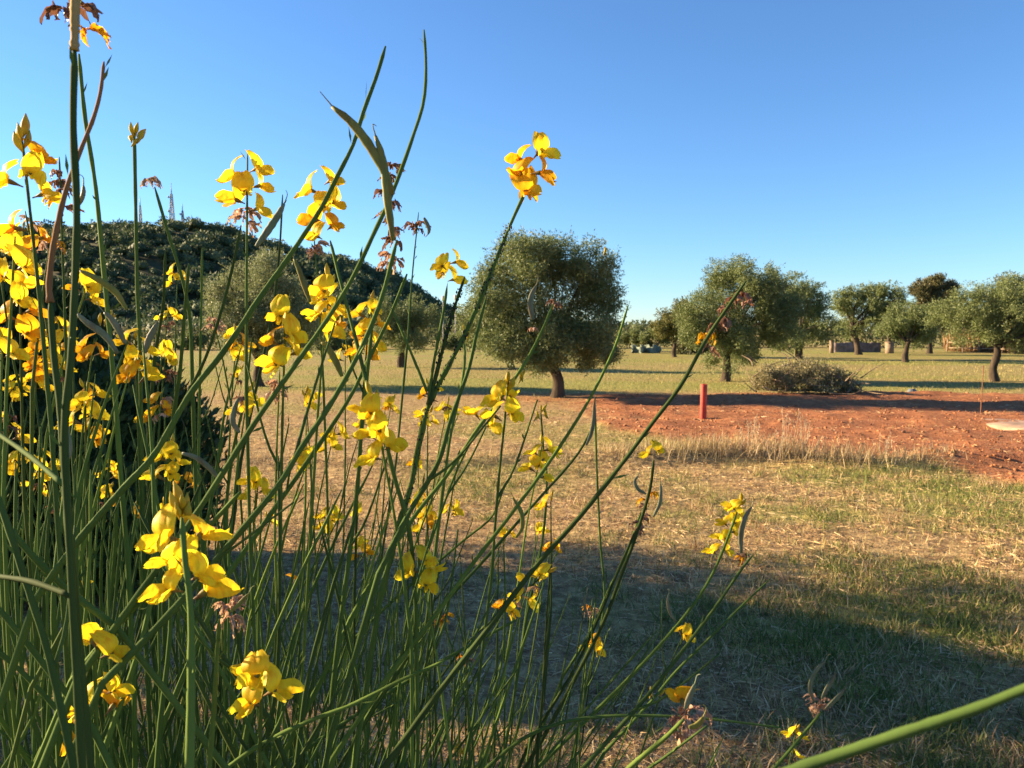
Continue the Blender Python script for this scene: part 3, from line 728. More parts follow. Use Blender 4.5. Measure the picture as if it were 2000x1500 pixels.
# masts on the hill
def mast(px, pytop, hgt, wid, label, dishes):
    d = HD+6; p = P(px, pytop, d); gz = float(hill_h(np.array([p[0]]), np.array([p[1]]))[0])
    b = np.array([p[0], p[1], gz-0.5]); H = p[2]-b[2]
    t = thing('radio_mast', b, label, 'radio mast', 'radio masts on the hilltop')
    body = H*0.80
    legs = []
    for sx, sy in ((-1, -1), (1, -1), (1, 1), (-1, 1)):
        p0 = np.array([sx*wid, sy*wid, 0]); p1 = np.array([sx*wid*0.25, sy*wid*0.25, body]); legs.append((p0, p1))
        Vv, Ff = tube([p0, p1], [0.22, 0.16], 5); obj('leg', make_mesh('leg', Vv, Ff, [M['steel']]), t)
    g = Geo(); ns = 9
    for s in range(4):
        A, B = legs[s], legs[(s+1) % 4]
        for k in range(ns):
            u0, u1 = k/ns, (k+1)/ns
            a0 = A[0]+(A[1]-A[0])*u0; b1 = B[0]+(B[1]-B[0])*u1; b0 = B[0]+(B[1]-B[0])*u0; a1 = A[0]+(A[1]-A[0])*u1
            for (q0, q1) in ((a0, b1), (b0, a1), (a1, b1)): g.add(*tube([q0, q1], [0.10, 0.10], 4))
    obj('lattice', g.mesh('lattice', [M['steel']]), t)
    Vv, Ff = tube([(0, 0, body), (0, 0, H*0.9), (0, 0, H)], [0.28, 0.2, 0.08], 6); obj('aerial', make_mesh('aerial', Vv, Ff, [M['steel']]), t)
    for (z, s, r) in dishes:
        Vv, Ff = tube([(s*wid*0.6, -wid*0.7, z*H), (s*wid*0.6, -wid*0.7-0.7, z*H)], [r, r*0.92], 10); obj('dish', make_mesh('dish', Vv, Ff, [M['drum']]), t)
mast(334, 356, 26, 1.6, 'tallest lattice radio mast on the wooded hilltop', [(0.35, 1, 0.9), (0.5, -1, 0.7), (0.62, 1, 0.6), (0.74, -1, 0.6)])
mast(356, 398, 14, 1.1, 'short lattice radio mast right beside the tallest one', [(0.5, 1, 0.7), (0.7, -1, 0.6)])
mast(273, 384, 18, 1.0, 'slender radio mast standing apart on the hilltop', [(0.6, 1, 0.5)])

# ------------------------------------------------------------------ grass, straw, clods
rngg = np.random.default_rng(21)
def scatter(n, y0, y1, rng, mx=0.80, add=1.0):
    y = np.exp(rng.uniform(math.log(y0), math.log(y1), n)); x = rng.uniform(-1, 1, n)*(mx*y+add)
    return x, y
def blades(pos, d, ln, wd, bend, rng, col):
    """two-segment blades"""
    N = len(pos); d = unit(d); s = unit(np.cross(d, rng.normal(size=(N, 3)))); up = np.cross(s, d)
    ln = ln[:, None]; wd = wd[:, None]; bend = np.asarray(bend)[:, None] if np.ndim(bend) else bend
    m = pos+d*ln*0.55+up*ln*bend*0.15; e = pos+d*ln*0.95+up*ln*bend*0.6
    V = np.stack([pos-s*wd/2, pos+s*wd/2, m+s*wd*0.42, m-s*wd*0.42, e], 1).reshape(-1, 3)
    b = np.arange(N)*5
    return V, [np.stack([b, b+1, b+2, b+3], 1), np.stack([b+3, b+2, b+4], 1)], np.repeat(col, 5, 0)
def cols(rng, n, pal):
    pal = np.array(pal); k = rng.integers(len(pal), size=n); return pal[k]*rng.uniform(0.75, 1.25, (n, 1))
STRAW = [(0.52, 0.37, 0.19), (0.58, 0.43, 0.23), (0.40, 0.26, 0.125), (0.21, 0.12, 0.06), (0.53, 0.33, 0.18), (0.29, 0.17, 0.09), (0.62, 0.47, 0.29)]
GREEN = [(0.10, 0.14, 0.03), (0.15, 0.19, 0.045), (0.07, 0.105, 0.028), (0.21, 0.23, 0.06)]
DRYG = [(0.46, 0.37, 0.14), (0.38, 0.33, 0.12), (0.55, 0.43, 0.21)]
# lying straw
x, y = scatter(165000, 2.1, 17, rngg)
k = (rngg.random(len(x)) < 0.25+0.75*sstep(0.36, 0.58, noise2(x, y, 0.55, 91))) & (rngg.random(len(x)) > soil_mask(x, y)*0.80)
x, y = x[k], y[k]; n_ = len(x); sc_ = 1+y/14
p = np.stack([x, y, height(x, y)+rngg.uniform(0.002, 0.022, n_)], 1)
a = rngg.uniform(0, 6.28, n_)
d = np.stack([np.cos(a), np.sin(a), rngg.normal(size=n_)*0.16], 1)
g = Geo(); V, F, C = blades(p, d, (0.018+0.075*rngg.random(n_)**2)*sc_, rngg.uniform(0.0018, 0.0050, n_)*sc_, rngg.normal(size=n_)*0.4, rngg, cols(rngg, n_, STRAW)); g.add(V, F, C)
tag(obj('straw_litter', g.mesh('straw_litter', [M['grass']], tint=True)), 'pale mown straw strewn over the ground', None, None, 'stuff')
# standing grass, green in patches
x, y = scatter(230000, 2.1, 48, rngg)
gm = green_mask(x, y); sm_ = soil_mask(x, y)
tuft = noise2(x, y, 0.35, 41, 2)
k = (rngg.random(len(x)) < (0.12+0.95*gm)*sstep(0.35, 0.6, tuft)*1.5+0.05) & (rngg.random(len(x)) > sm_*0.97)
x, y, gm = x[k], y[k], gm[k]; n_ = len(x); sc_ = 1+y/16
isg = rngg.random(n_) < 0.15+0.62*gm*(1-0.35*sstep(12, 25, y))
col_ = np.where(isg[:, None], cols(rngg, n_, GREEN), cols(rngg, n_, DRYG))
p = np.stack([x, y, height(x, y)-0.004], 1)
d = np.array([0, 0, 1.0])+rngg.normal(size=(n_, 3))*0.45*np.array([1, 1, 0.2])
g = Geo(); V, F, C = blades(p, d, rngg.uniform(0.03, 0.085, n_)*(0.8+0.4*sc_*0.7), rngg.uniform(0.002, 0.0045, n_)*sc_, rngg.uniform(0.1, 0.8, n_), rngg, col_); g.add(V, F, C)
tag(obj('grass', g.mesh('grass', [M['grass']], tint=True)), 'short patchy grass, half green and half dry', None, None, 'stuff')
# coarser tufts
nt_ = 1000
tx, ty = scatter(nt_*3, 2.3, 9.5, rngg, 0.75, 0.6)
k = (rngg.random(len(tx)) < 0.10+0.9*green_mask(tx, ty)) & (soil_mask(tx, ty) < 0.3); tx, ty = tx[k][:nt_], ty[k][:nt_]; nt_ = len(tx)
nb = 34; tr_ = rngg.uniform(0.03, 0.13, nt_)
x = np.repeat(tx, nb)+rngg.normal(size=nt_*nb)*np.repeat(tr_, nb); y = np.repeat(ty, nb)+rngg.normal(size=nt_*nb)*np.repeat(tr_, nb)
isg = np.repeat(rngg.random(nt_) < 0.72, nb); n_ = nt_*nb
p = np.stack([x, y, height(x, y)-0.006], 1)
d = np.array([0, 0, 1.0])+rngg.normal(size=(n_, 3))*np.array([0.5, 0.5, 0.1])
g = Geo(); V, F, C = blades(p, d, rngg.uniform(0.04, 0.13, n_), rngg.uniform(0.0025, 0.006, n_), rngg.uniform(0.1, 0.9, n_), rngg, np.where(isg[:, None], cols(rngg, n_, GREEN), cols(rngg, n_, STRAW))); g.add(V, F, C)
tag(obj('grass_tufts', g.mesh('grass_tufts', [M['grass']], tint=True)), 'coarse tufts of green and straw-coloured grass', None, None, 'stuff')
# long dry grass on the bank
n_ = 9000
x = rngg.uniform(-6.5, 5.6, n_); y = ridge_line(x)+rngg.normal(size=n_)*0.17
dens = sstep(0.3, 0.55, noise2(x, y, 0.8, 61))*np.interp(x, [-6, 0, 1.2, 2, 4.2, 4.8, 5.6], [0.5, 0.45, 0.6, 1, 1, 0.4, 0.5])
k = rngg.random(n_) < dens; x, y = x[k], y[k]; n_ = len(x)
p = np.stack([x, y, height(x, y)-0.01], 1)
d = np.array([0.1, 0, 1.0])+rngg.normal(size=(n_, 3))*np.array([0.32, 0.32, 0.1])
hgt = np.interp(x, [-6, 0, 1.5, 2.2, 4.2, 5.0, 5.6], [0.5, 0.5, 0.8, 1.15, 1.15, 0.7, 0.5])
g = Geo(); V, F, C = blades(p, d, rngg.uniform(0.10, 0.30, n_)*hgt, rngg.uniform(0.004, 0.008, n_), rngg.uniform(-0.2, 0.5, n_), rngg, cols(rngg, n_, [(0.46, 0.35, 0.18), (0.40, 0.30, 0.14), (0.30, 0.22, 0.12), (0.52, 0.40, 0.24)])); g.add(V, F, C)
# tall bleached stalks
for px, py, hh in [(1470, 905, 0.62), (1476, 908, 0.55), (1462, 905, 0.4), (1528, 910, 0.5), (1535, 905, 0.55), (1522, 912, 0.46), (1560, 905, 0.46), (1568, 908, 0.5), (1575, 903, 0.42), (1553, 908, 0.36), (1400, 905, 0.3), (1440, 905, 0.36), (1715, 912, 0.3), (1730, 908, 0.26), (1500, 908, 0.33), (1590, 905, 0.3)]:
    for q in range(4):
        b_ = G(px+rngg.normal()*5, py)
        tp = b_+np.array([rngg.normal()*0.05+0.02, rngg.normal()*0.05, hh*rngg.uniform(0.7, 1.05)])
        V, F = tube(resample([b_-np.array([0, 0, .02]), (b_+tp)/2+rngg.normal(size=3)*0.01, tp], 6), np.linspace(0.0035, 0.0018, 6), 4); g.add(V, F, (0.5, 0.38, 0.24))
        hd = tp+rngg.normal(size=(14, 3))*np.array([0.008, 0.008, 0.03])-np.array([0, 0, 0.04])
        V, F = leaf_quads(hd, np.array([0, 0, 1.0])+rngg.normal(size=(14, 3))*0.5, 0.03, 0.008, rngg); g.add(V, F, (0.5, 0.36, 0.22))
tag(obj('long_dry_grass', g.mesh('long_dry_grass', [M['grass']], tint=True)), 'long bleached dry grass along the low bank', None, None, 'stuff')
# clods on the bare earth
n_ = 25000
x, y = scatter(n_, 6.5, 21, rngg, 0.85, 1.0); k = rngg.random(n_) < soil_mask(x, y)**1.3*1.1; x, y = x[k], y[k]; n_ = len(x)
ov = np.array([[1, 0, 0], [-1, 0, 0], [0, 1, 0], [0, -1, 0], [0, 0, 1], [0, 0, -1]], float)
of = np.array([[0, 2, 4], [2, 1, 4], [1, 3, 4], [3, 0, 4], [2, 0, 5], [1, 2, 5], [3, 1, 5], [0, 3, 5]])
s_ = 0.006+0.026*rngg.random(n_)**5
V = (ov[None]*(1+0.5*rngg.normal(size=(n_, 6, 1))*0.6)+rngg.normal(size=(n_, 6, 3))*0.25)*s_[:, None, None]*np.array([1.25, 1.1, 0.75])
V = V+np.stack([x, y, height(x, y)+s_*0.25], 1)[:, None]
F = (of[None]+(np.arange(n_)*6)[:, None, None]).reshape(-1, 3)
cc = cols(rngg, n_, [(0.33, 0.135, 0.058), (0.37, 0.16, 0.070), (0.25, 0.092, 0.040), (0.40, 0.19, 0.092)])
g = Geo(); g.add(V.reshape(-1, 3), F, np.repeat(cc, 6, 0))
tag(obj('soil_clods', g.mesh('soil_clods', [M['clod']], tint=True)), 'crumbly red clods scattered over the bare earth', None, None, 'stuff')

# ------------------------------------------------------------------ the flowering broom
rb = np.random.default_rng(5); random.seed(5)
ROOT = np.array([-0.30, 0.92, hz(-0.30, 0.92)])
broom = thing('broom_shrub', ROOT, 'flowering broom with rush-like green stems and yellow pea flowers', 'broom shrub')
def bpart(name, V, F, mat, smooth=True, label=None, parent=None):
    o = obj(name, make_mesh(name, V-ROOT, F, [M[mat]] if isinstance(mat, str) else mat, smooth), parent or broom)
    if label: o['label'] = label
    return o
def root_point():
    a = rb.uniform(0, 6.28); r = 0.30*math.sqrt(rb.random())
    x, y = ROOT[0]+r*math.cos(a), ROOT[1]+r*math.sin(a)*0.8
    return np.array([x, y, hz(x, y)-0.02])
def to_root(p, t, n=9):
    """carry a stem on from p (heading t, downwards) to the root stock"""
    q = root_point(); L = np.linalg.norm(q-p)
    t = unit(np.asarray(t)); t = unit(t*np.array([1, 1, 1])+np.array([0, 0, -0.35]))
    m0 = t*L*0.9; m1 = (unit(q-p)*0.5+np.array([0, 0, -0.8]))*L
    u = np.linspace(0, 1, n)[1:, None]
    return (2*u**3-3*u**2+1)*p+(u**3-2*u**2+u)*m0+(-2*u**3+3*u**2)*q+(u**3-u**2)*m1
RW = 0.0035                                 # a usual stem is 3.5 mm thick
STEMS = []; JOIN = False
def stem(pts, wtop, wbot, mat='stem', root=True, name='stem', knob=0.06, nseg=None):
    """pts: 3D points from the tip downwards; widths in metres"""
    pts = np.asarray(pts, float)
    nvis = nseg or max(14, len(pts)*5)
    a = resample(pts, nvis)
    if root:
        ext = to_root(a[-1], a[-1]-a[-3])
        full = np.concatenate([a, resample(np.concatenate([a[-1:], ext]), 14)[1:]])
    else: full = a
    n = len(full)
    L = np.concatenate([[0], np.cumsum(np.linalg.norm(np.diff(full, axis=0), axis=1))])
    w_ = np.interp(L, [0, L[nvis-1], L[-1]], [wtop, wbot, wbot*1.25])/2
    w_ = w_*(1+knob*rb.normal(size=n)); w_[0] *= 0.45
    ns_ = 6 if JOIN else 12
    V, F = tube(full, w_, ns_)
    if not JOIN:                                 # broom stems are finely ribbed
        cen = np.repeat(full, ns_, 0); V[:n*ns_] = cen+(V[:n*ns_]-cen)*np.tile([1.06, 0.90], n*ns_//2)[:, None]
    if JOIN: SG.add(V, F); return None
    STEMS.append(full)
    return bpart(name, V, F, mat)
def tr(px_pts, w0, w1=None, d=None, d1=None, **kw):
    """stem seen in the photograph: picture points from the tip down; its width tells how far off it is"""
    w1 = w1 or w0
    d = d or RW*FPX/((w0+w1)/2*0.93); d1 = d1 or d*rb.uniform(0.95, 1.12)
    n = len(px_pts)
    pts = [P(x, y, d+(d1-d)*k/(n-1)) for k, (x, y) in enumerate(px_pts)]
    return stem(pts, w0/FPX*d*0.9, w1/FPX*d1*0.95, **kw)

# stems one can follow in the photograph
tr([(146, 95), (143, 250), (150, 430), (140, 680), (126, 850), (138, 1100), (150, 1330), (160, 1500)], 14, 16, d=0.32)
tr([(148, -60), (147, 0), (146, 40), (146, 70), (145, 98)], 19, 17, knob=0.12, d=0.32, d1=0.32, mat='stem_tan', root=False)
tr([(203, 120), (196, 180), (182, 232), (158, 292), (128, 375), (106, 470), (96, 550), (98, 590)], 7, 12, d=0.37, d1=0.37, mat='stem_dry', root=False)
tr([(98, 588), (105, 690), (118, 800), (124, 900), (135, 1050)], 12, 14, d=0.37)
tr([(154, 105), (166, 230), (186, 360), (200, 500), (213, 640), (226, 790), (236, 930), (250, 1100)], 8, 10)
tr([(262, 255), (265, 400), (268, 560), (274, 700), (276, 900), (280, 1100)], 7, 9)
tr([(302, 365), (330, 460), (360, 560), (372, 640), (376, 760)], 6, 8)
tr([(369, 515), (360, 620), (352, 720), (338, 820), (326, 930)], 7, 10)
tr([(395, 484), (393, 600), (390, 750), (388, 920)], 5, 6)
tr([(471, 440), (445, 560), (405, 690), (352, 800), (300, 930)], 6, 8)
tr([(323, 490), (318, 600), (300, 720), (290, 900)], 6, 8)
tr([(753, 90), (735, 150), (710, 218), (690, 282), (660, 342), (630, 402), (598, 452), (560, 508), (500, 592), (440, 682), (370, 772), (300, 890), (240, 955), (150, 1060), (70, 1170)], 8, 16, d=0.42, nseg=60)
tr([(828, 58), (832, 130), (827, 200), (806, 268), (785, 328), (760, 392), (732, 452), (690, 540), (640, 622), (570, 722), (500, 822), (430, 932), (350, 1052), (250, 1190), (150, 1330)], 7, 15, d=0.44, nseg=60)
tr([(1027, 372), (992, 450), (960, 530), (938, 585), (900, 670), (858, 748), (836, 796), (818, 870), (802, 950), (770, 1060), (740, 1180)], 6, 13, d=0.58, knob=0.16, nseg=50)
tr([(873, 560), (866, 610), (846, 716), (836, 792)], 6, 7, d=0.58, d1=0.58, root=False)
tr([(908, 540), (882, 618), (856, 716), (838, 790)], 6, 9, d=0.58, d1=0.58, root=False, knob=0.14)
tr([(765, 602), (800, 682), (834, 764)], 5, 6, d=0.58, d1=0.58, root=False)
tr([(950, 580), (930, 655), (915, 722), (880, 820), (855, 905), (800, 1000), (740, 1120)], 6, 12, d=0.52)
tr([(775, 470), (752, 560), (735, 612), (700, 692), (650, 782), (590, 872), (540, 952), (430, 1085), (330, 1200), (200, 1335)], 9, 15, d=0.43, nseg=50)
tr([(795, 535), (760, 622), (720, 702), (680, 782), (600, 902), (530, 1002), (440, 1130)], 7, 11)
tr([(727, 640), (715, 750), (705, 852), (698, 952), (680, 1102), (655, 1300), (640, 1480)], 8, 12)
tr([(645, 470), (670, 570), (700, 682), (722, 772), (742, 812)], 6, 9, d=0.60, d1=0.56, root=False)
tr([(742, 812), (770, 930), (800, 1040), (812, 1180)], 9, 10, d=0.56)
tr([(1082, 592), (1042, 680), (990, 762), (930, 842), (870, 932), (800, 1022), (700, 1182), (620, 1342), (540, 1500)], 5, 12, knob=0.13, nseg=50)
tr([(1227, 596), (1200, 680), (1150, 782), (1080, 892), (1000, 1002), (930, 1092), (850, 1202), (750, 1332), (650, 1480)], 5, 11, d=0.56, nseg=50)
tr([(1458, 548), (1420, 602), (1380, 662), (1330, 752), (1270, 832), (1210, 912), (1130, 1012), (1050, 1102), (950, 1232), (850, 1362), (750, 1500)], 7, 13, d=0.5, nseg=50)
tr([(1162, 780), (1165, 900), (1172, 1052), (1180, 1182), (1150, 1320)], 4, 5.5)
tr([(1056, 800), (1062, 882), (1068, 935), (1060, 1050), (1030, 1200)], 4, 6)
tr([(1162, 822), (1150, 850), (1118, 900), (1020, 1010), (920, 1122), (800, 1250)], 5, 7)
tr([(1277, 898), (1268, 962), (1240, 1052), (1210, 1132), (1180, 1212), (1130, 1312), (1060, 1442), (1000, 1540)], 6, 9)
tr([(1262, 990), (1240, 1040), (1205, 1120), (1172, 1200), (1120, 1310), (1040, 1440)], 5, 7)
tr([(1252, 1000), (1225, 1080), (1190, 1150), (1150, 1240), (1100, 1320)], 5, 6)
tr([(1440, 1000), (1410, 1080), (1380, 1142), (1330, 1212), (1250, 1302), (1150, 1402), (1050, 1500)], 5, 8)
tr([(1470, 1085), (1448, 1112), (1400, 1182), (1340, 1262), (1270, 1352), (1200, 1432), (1130, 1510)], 5, 10, d=0.62)
tr([(1505, 1130), (1450, 1182), (1390, 1242), (1320, 1312), (1270, 1372), (1180, 1470)], 3.5, 7)
tr([(1335, 1405), (1300, 1440), (1240, 1490), (1180, 1545)], 9, 13, d=0.43, mat='stem_light')
tr([(1530, 1422), (1420, 1408), (1330, 1400), (1200, 1398), (1095, 1412), (1010, 1450), (930, 1520)], 4, 8, d=0.62)
tr([(2120, 1300), (2000, 1346), (1900, 1386), (1780, 1426), (1680, 1460), (1560, 1502), (1400, 1570)], 19, 26, d=0.17, d1=0.20)
tr([(1605, 1390), (1572, 1430), (1520, 1492), (1450, 1570)], 6, 8)
tr([(355, 1010), (362, 1100), (372, 1190), (373, 1350), (370, 1510)], 11, 18, d=0.345, mat='stem_light')
tr([(428, 1210), (424, 1280), (418, 1380), (408, 1510)], 9, 12, d=0.44, mat='stem_light')
tr([(512, 1330), (509, 1400), (507, 1510)], 8, 10, d=0.47, mat='stem_light')
tr([(183, 1270), (186, 1330), (188, 1400), (190, 1510)], 8, 9, d=0.45, mat='stem_light')
tr([(-60, 810), (0, 850), (60, 892), (122, 945)], 9, 11, d=0.42, d1=0.35, root=False)
tr([(-60, 940), (0, 1010), (60, 1082), (130, 1150), (226, 1224)], 12, 13, d=0.42, root=True)
tr([(470, 960), (380, 1060), (300, 1150), (228, 1222), (140, 1330)], 9, 13, d=0.43)
tr([(-40, 1120), (0, 1126), (60, 1136), (135, 1162)], 10, 11, d=0.40, root=False, d1=0.34)
tr([(-20, 930), (14, 1024), (56, 1154), (96, 1284), (140, 1480)], 12, 15, d=0.40)
tr([(-60, 1130), (0, 1192), (92, 1306), (180, 1420)], 11, 12, d=0.44)
tr([(-60, 1220), (0, 1275), (60, 1330), (160, 1440)], 9, 10, d=0.5)
tr([(230, 960), (224, 1080), (210, 1220), (190, 1380)], 7, 8)
tr([(470, 680), (440, 800), (425, 900), (400, 1050)], 5, 7)
tr([(492, 660), (478, 780), (455, 880), (440, 1000)], 5, 8, mat='stem')
tr([(548, 420), (552, 380), (545, 500), (530, 620), (500, 760), (470, 900)][1:], 4, 7)
tr([(870, 1290), (780, 1330), (690, 1375), (600, 1410), (500, 1460), (430, 1510)], 6, 11, d=0.5)
tr([(1010, 1210), (900, 1270), (780, 1340), (660, 1420), (560, 1490)], 6, 9)
tr([(985, 950), (960, 1010), (900, 1060), (760, 1180), (650, 1290)], 4, 7)
tr([(905, 665), (908, 700), (900, 760), (880, 850), (862, 980)], 5, 7, mat='stem_light')

# --- meshes of the small organs, built once and shared
def grid_mesh(name, fn, nu, nv, mat, jitter=0.0):
    V = np.array([fn(-1+2*a/(nu-1), b/(nv-1)) for b in range(nv) for a in range(nu)], float)
    V = V+rb.normal(size=V.shape)*jitter
    F = np.array([[b*nu+a, b*nu+a+1, (b+1)*nu+a+1, (b+1)*nu+a] for b in range(nv-1) for a in range(nu-1)])
    return make_mesh(name, V, F, [M[mat]], True)
def banner_mesh(mat, v):
    R = 0.0104*rb.uniform(0.85, 1.15); L = 0.021*(1+0.06*rb.normal()); back = rb.uniform(0.15, 0.6); fold = rb.uniform(0.1, 0.6); tw = rb.uniform(-0.25, 0.25)
    def fn(u, t):
        wd = R*(math.sin(math.pi*min(1, (0.06+0.94*t))**0.8*0.93)**0.62)*(1 if t > 0 else 0.5)
        x = u*wd; z = L*t*(1-0.07*(1-abs(u))*(t**6)); y = 0.004+0.006*t*(1-t)*3-back*L*t*t*0.8-fold*abs(u)**1.5*wd*(0.4+0.6*t)
        return (x+tw*z*t, y+0.0013*math.sin(7*u+v)*t+0.0007*math.sin(13*u+3*v)*t*t, z+0.0006*math.sin(11*u+v)*t)
    return grid_mesh('banner_petal', fn, 9, 8, mat, 0.00018)
def wing_mesh(mat, s):
    L = 0.0155*(1+0.10*rb.normal()); W = 0.0048*(1+0.15*rb.normal()); spread = rb.uniform(0.25, 0.75); droop = rb.uniform(0.1, 0.7)
    def fn(u, t):
        wd = W*(math.sin(math.pi*(0.1+0.9*t)**1.05*0.975)**0.65)
        y = 0.003+L*t; x = s*(0.002+spread*L*t*(1-0.25*t)+0.0015*u*u); z = -droop*L*t*t*0.8+u*wd
        return (x+s*0.3*u*wd+0.0006*math.sin(9*t+4*u), y, z+0.0005*math.sin(12*t))
    return grid_mesh('wing_petal', fn, 6, 7, mat, 0.00016)
def keel_mesh(mat):
    L = 0.0205*(1+0.10*rb.normal()); droop = rb.uniform(0.35, 0.95); open_ = rb.uniform(0.5, 1.1)
    def fn(u, t):
        wd = 0.0042*math.sin(math.pi*(0.12+0.88*t)**0.70*0.99)**0.9
        y = 0.003+L*t*0.86; zc = -droop*L*t+0.55*L*t**3*droop
        return (u*wd*open_, y, zc+wd*1.15*(u*u-0.5))
    return grid_mesh('keel_petal', fn, 7, 8, mat, 0.00012)
def calyx_mesh():
    V, F = tube(resample([(0, -0.0075, -0.002), (0, -0.003, -0.0008), (0, 0.0005, 0), (0, 0.0045, 0.001)], 7), [0.0006, 0.0007, 0.001, 0.0016, 0.0021, 0.0023, 0.0017], 8)
    return make_mesh('calyx', V, F, [M['calyx']], True)
FM = {}
for st, mt in (('fresh', 'petal'), ('old', 'petal_old')):
    FM[st] = [dict(banner=banner_mesh(mt, v), wl=wing_mesh(mt, -1), wr=wing_mesh(mt, 1), keel=keel_mesh(mt)) for v in range(9)]
CAL = calyx_mesh()
def withered_mesh(mat):
    g = Geo()
    for q in range(10):
        L = rb.uniform(0.007, 0.015); a = rb.uniform(0, 6.28); tw = rb.uniform(-3, 3); cl = rb.uniform(0.5, 2.2); W = rb.uniform(0.0014, 0.0042)
        o = np.array([math.cos(a), math.sin(a), 0]); sd_ = np.array([-o[1], o[0], 0])
        V = []
        for k in range(9):
            t = k/8; ang = cl*t
            c_ = o*(L*math.sin(ang)*0.55/max(cl*.5, .5)+0.001)+np.array([0, 0.35*L*t, -L*t*0.85+0.25*L*math.sin(ang*2)])
            s2 = sd_*math.cos(tw*t)+np.array([0, 0, 1])*math.sin(tw*t); wd = W*math.sin(math.pi*(0.12+0.86*t))
            for u in (-1, 0, 1): V.append(c_+s2*wd*u+o*(0.0012*(u*u))+rb.normal(size=3)*0.0006)
        F = [[k*3+c, k*3+c+1, k*3+c+4, k*3+c+3] for k in range(8) for c in range(2)]
        g.add(V, np.array(F))
    return g.mesh('withered_flower', [M[mat]], True)
WM = {m: [withered_mesh(m) for _ in range(4)] for m in ('withered', 'withered_pale', 'petal_old')}
def bud_mesh():
    V, F = tube(resample([(0, -0.004, 0), (0, 0, 0.0006), (0, 0.005, 0.002), (0, 0.010, 0.0045)], 9), [0.0006, 0.0008, 0.0013, 0.002, 0.0024, 0.0023, 0.0018, 0.001, 0.0003], 8)
    V[:, 0] *= 0.8
    return make_mesh('bud', V, F, [M['bud']], True)
BM = [bud_mesh(), bud_mesh()]
def frame(fwd, up):
    f = unit(fwd); x = np.cross(f, up); x = unit(x); u = np.cross(x, f)
    return Matrix(((x[0], f[0], u[0], 0), (x[1], f[1], u[1], 0), (x[2], f[2], u[2], 0), (0, 0, 0, 1)))
def put(o, pos, fwd, up, s):
    o.matrix_world = Matrix.Translation(Vector(pos)) @ frame(fwd, up) @ Matrix.Scale(s, 4)
def empty_part(name, pos, fwd, up, s):
    o = bpy.data.objects.new(name, None); COL.objects.link(o); o.empty_display_size = 0.01
    o.parent = broom
    o.matrix_basis = Matrix.Translation(Vector(pos-ROOT)) @ frame(fwd, up) @ Matrix.Scale(s, 4)
    return o
def flower(pos, fwd, up, s, state='fresh'):
    e = empty_part('flower', pos, fwd, up, s)
    v = FM[state][rb.integers(9)]
    obj('banner_petal', v['banner'], e); obj('wing_petal', v['wl'], e); obj('wing_petal', v['wr'], e)
    obj('keel_petal', FM[state][rb.integers(9)]['keel'], e); obj('calyx', CAL, e)
    return e
def single(name, me, pos, fwd, up, s):
    o = obj(name, me, broom); o.matrix_basis = Matrix.Translation(Vector(pos-ROOT)) @ frame(fwd, up) @ Matrix.Scale(s, 4); return o
TOCAM = lambda p: unit(CAMP-p)
def cluster(px, py, s, n, lean=(0.15, -1), state='fresh', old=0.07, wither=0, buds=2, auto=True, spread=1.0, bias=0.35, wst='withered', topx=None):
    """a raceme: flowers round the top of one stem. s = height of one flower in the picture, lean = its direction there"""
    d = 0.021*FPX/s; c = P(px, py, d)
    ld = unit(np.array([lean[0], 0, -lean[1]])+np.array([0, rb.normal()*0.15, 0]))
    Ls = 0.0076*max(n-1, 0.6)*spread
    a0 = c-ld*Ls*0.5; a1 = c+ld*Ls*0.5
    if auto:
        low = a0-ld*0.05
        stem([a1+ld*0.010, a1, (a0+a1)/2, a0, low, low-ld*0.06+np.array([0, 0, -0.02])], 0.0013, 0.0026, mat='stem_light' if rb.random() < 0.4 else 'stem')
    az = rb.uniform(0, 6.28)
    tc = TOCAM(c)
    for k in range(n):
        t = (k+0.5)/n if n > 1 else 0.5
        p = a0+(a1-a0)*t
        az += 2.4+rb.normal()*0.3
        x = unit(np.cross(ld, [0.2, 1, 0.1])); y = np.cross(ld, x)
        out = unit(math.cos(az)*x+math.sin(az)*y+tc*bias+ld*0.15)
        st = 'old' if (state == 'old' or rb.random() < old*(1.6-1.2*t)) else 'fresh'
        sc_ = rb.uniform(0.58, 0.84)
        if rb.random() < wither*(1.5-t):
            single('withered_flower', WM[wst if rb.random() < .88 else 'petal_old'][rb.integers(4)], p+out*0.004, out, np.array([0, 0, 1.0])+rb.normal(size=3)*0.3, sc_)
        else:
            flower(p+out*0.0070, out, np.array([0, 0, 1.0])+ld*0.3+rb.normal(size=3)*0.28, sc_, st)
    for k in range(buds):
        az += 2.4; x = unit(np.cross(ld, [0.2, 1, 0.1])); y = np.cross(ld, x)
        out = unit(math.cos(az)*x+math.sin(az)*y+ld*1.3); p = a1+ld*(0.003+0.005*k/max(buds, 1)*2)
        single('bud', BM[rb.integers(2)], p+out*0.003, out, np.array([0, 0, 1.0])+rb.normal(size=3)*0.2, rb.uniform(0.7, 1.1))
def withered(px, py, s, n, lean=(0, -1), mat='withered', auto=True, spread=0.7):
    cluster(px, py, s, n, lean, wither=9, buds=0, auto=auto, spread=spread, wst=mat)
